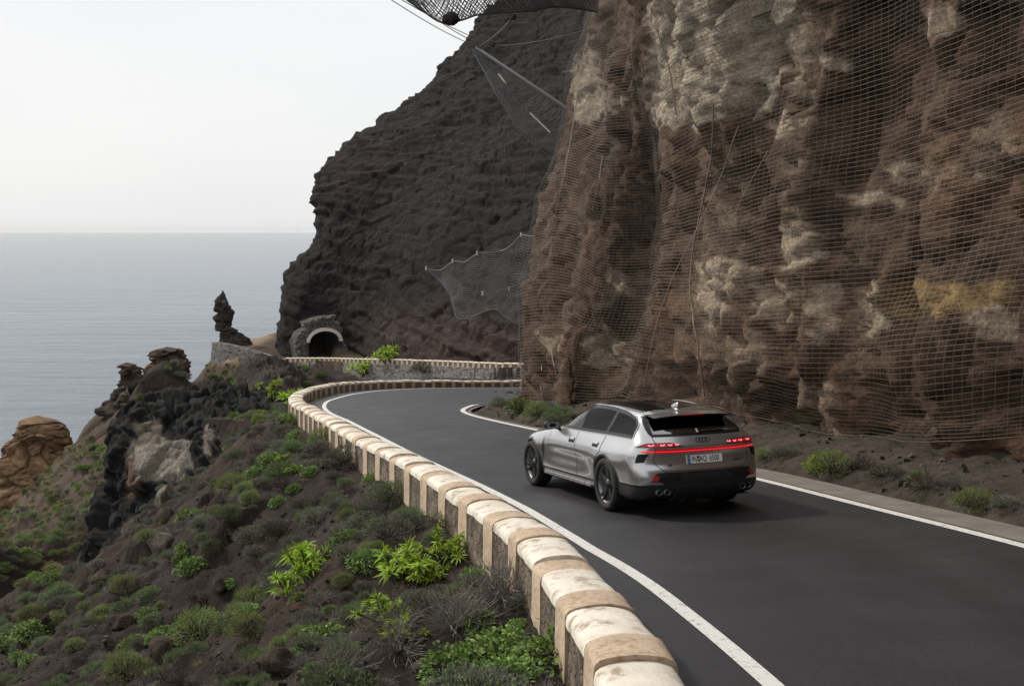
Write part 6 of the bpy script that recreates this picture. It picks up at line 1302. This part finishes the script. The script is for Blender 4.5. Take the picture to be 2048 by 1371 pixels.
def scatter_stones(name, n, xr_, yr_, smin, smax, want_left, dlo, dhi, cc, label, ypow=1.6):
    g = np.random.default_rng(n); x = g.uniform(*xr_, n * 3); y = yr_[0] + (yr_[1] - yr_[0]) * g.random(n * 3) ** ypow
    j = np.clip(np.searchsorted(ys, y) - 1, 0, len(ys) - 2); i = np.clip(np.searchsorted(xs, x) - 1, 0, len(xs) - 2); ok = (GL[j, i] == want_left) & (GD[j, i] > dlo) & (GD[j, i] < dhi); x, y = x[ok][:n], y[ok][:n]; z = ground_z(x, y); n = len(x)
    s_ = smin + (smax - smin) * g.random(n) ** 4; u8 = np.array([[-1, -1, -1], [1, -1, -1], [1, 1, -1], [-1, 1, -1], [-1, -1, 1], [1, -1, 1], [1, 1, 1], [-1, 1, 1]]) * .5
    V = u8[None] * (1 + g.uniform(-.75, .15, (n, 8, 3))) * (s_[:, None, None]) * g.uniform(.6, 1.3, (n, 1, 3)); a = g.uniform(0, 6.28, n); c_s, s_n = np.cos(a)[:, None], np.sin(a)[:, None]
    V = np.stack([V[..., 0] * c_s - V[..., 1] * s_n, V[..., 0] * s_n + V[..., 1] * c_s, V[..., 2]], -1) + np.stack([x, y, z + s_ * .12], 1)[:, None]
    f = np.array([[0, 3, 2, 1], [4, 5, 6, 7], [0, 1, 5, 4], [1, 2, 6, 5], [2, 3, 7, 6], [3, 0, 4, 7]]); F = (np.arange(n)[:, None, None] * 8 + f[None]).reshape(-1, 4)
    t = np.repeat(np.array(cc) * g.uniform(.45, 1.6, (n, 1)), 8, 0); o = obj(name, np_mesh(name, V.reshape(-1, 3), F, [CLIFF], col=t, smooth_=False), label=label, kind='stuff')
scatter_stones('rubble', 16000, (-16, 1), (6, 42), .008, .10, True, .55, 60, (.060, .046, .037), 'loose lava stones strewn over the slope')
scatter_stones('rubble', 3000, (-34, 6), (42, 120), .03, .16, True, .8, 60, (.06, .046, .037), 'loose stones on the far slopes')
scatter_stones('rubble', 4500, (-2, 10), (6, 60), .01, .12, False, .35, 4.5, (.07, .055, .043), 'small fallen stones along the verge under the cliff')
# short dry ground cover
def ground_cover(name, n, xr_, yr_, want_left, dlo, dhi, cols_, hmin, hmax, label, ypow=1.5):
    g = np.random.default_rng(n + 5); x = g.uniform(*xr_, n * 3); y = yr_[0] + (yr_[1] - yr_[0]) * g.random(n * 3) ** ypow; keepn = vnoise(np.stack([x * .7, y * .7, x * 0], 1), 88) + vnoise(np.stack([x * 2.4, y * 2.4, x * 0], 1), 89) * .6 > -.05
    j = np.clip(np.searchsorted(ys, y) - 1, 0, len(ys) - 2); i = np.clip(np.searchsorted(xs, x) - 1, 0, len(xs) - 2); ok = keepn & (GL[j, i] == want_left) & (GD[j, i] > dlo) & (GD[j, i] < dhi); x, y = x[ok][:n], y[ok][:n]; n = len(x); k = 7
    B = np.repeat(np.stack([x, y, ground_z(x, y) - .01], 1), k, 0) + np.c_[g.normal(0, .035, (n * k, 2)), np.zeros(n * k)]; D = rdir(g, n * k, .15, 1); c = np.array(cols_)[g.integers(0, len(cols_), n)]; c = np.repeat(c, k, 0) * g.uniform(.6, 1.4, (n * k, 1))
    V, F, C_ = blades(B, D, g.uniform(hmin, hmax, n * k), g.uniform(.004, .009, n * k), g.uniform(.1, .6, n * k), g, c); obj(name, np_mesh(name, V, F, [LEAF], col=C_, smooth_=False), label=label, kind='stuff')
ground_cover('ground_cover', 15000, (-16, 1), (6, 46), True, .5, 60, [(.085, .075, .055), (.06, .075, .035), (.13, .105, .075), (.08, .105, .04), (.05, .045, .035)], .02, .10, 'thin dry growth and weeds covering the slope')
ground_cover('ground_cover', 2600, (-2, 10), (8, 52), False, 1.0, 4.5, [(.10, .13, .04), (.12, .10, .07), (.07, .085, .04)], .04, .15, 'weeds and dry stalks along the foot of the cliff')

# ------------------------------------------------------------------ say for each small plant which one it is
LM = [(612, 1130, 'the lone drooping succulent'), (855, 1130, 'the paired bright succulents'), (858, 970, 'the lime parapet succulent'), (570, 800, 'the road bend green clumps'), (420, 870, 'the black lava outcrop'),
      (400, 1240, 'the large round low bush'), (1020, 1320, 'the bottom edge leafy thicket'), (110, 1200, 'the broad left ridge bush'), (252, 1340, 'the yellow green corner bush'), (325, 1040, 'the pale boulders'),
      (600, 1225, 'the reddish rock knob'), (1060, 1210, 'the silvery shrub near the wall'), (768, 1220, 'the succulent in the dark hollow'), (780, 985, 'the full rounded bush'), (465, 970, 'the round outcrop bush'),
      (915, 1040, 'the wide soft bush at the parapet'), (700, 915, 'the brushy shrubs below the wall'), (500, 1250, 'the tall dark green bushes'), (690, 1320, 'the bottom edge olive bush'), (205, 1225, 'the squat far left bush'),
      (60, 900, 'the sunlit ochre rock stack'), (236, 850, 'the brown rock shoulder'), (335, 740, 'the twin rocks'), (500, 760, 'the dark rock mound'), (640, 690, 'the tunnel mouth'), (752, 750, 'the clumps beyond the bend')]
def ang(du, dv):
    a = math.degrees(math.atan2(-dv, du)) % 360
    return ['right of', 'up and right of', 'above', 'up and left of', 'left of', 'down and left of', 'below', 'down and right of'][int((a + 22.5) // 45) % 8]
DESC = {'grey_bush': 'grey shrublet', 'round_bush': 'olive shrub', 'leafy_bush': 'leafy green weed', 'dry_shrub': 'bare dry shrub', 'grass_tuft': 'thin grass tuft', 'yellow_bush': 'yellowish shrub'}
AUTO = set(GR.values()) | {'scrub along the outside of the parapet', 'shrubs on the far hillside', 'bushes under the stone retaining wall', 'bushes in the gully between the parapets'}
cells = {}
for o in list(COL.objects):
    if o.get('group') in AUTO:
        u, v = project(np.array(o.location)); k = min(range(len(LM)), key=lambda q: (LM[q][0] - u) ** 2 + (LM[q][1] - v) ** 2); kind = o.name.split('.')[0]; dd = math.hypot(LM[k][0] - u, LM[k][1] - v)
        cells.setdefault((kind, k, ang(u - LM[k][0], v - LM[k][1]), o.location[1] > 55), []).append((dd, o))
for (kind, k, rel_, far_), lst in cells.items():
    lst.sort(key=lambda q: q[0]); n = len(lst); smallest = min(range(n), key=lambda q: lst[q][1].scale[0])
    for i, (dd, o) in enumerate(lst):
        pre = 'lone' if n == 1 else ['nearest', 'second nearest', 'third nearest', 'fourth nearest'][i] if i < min(4, n - 1) else 'farthest' if i == n - 1 else 'outlying'
        o['label'] = pre + (' distant ' if far_ else ' ') + DESC[kind] + ' ' + rel_ + ' ' + LM[k][2]
        o['group'] = DESC[kind] + ('s on the far hillside' if far_ else 's on the near slope')
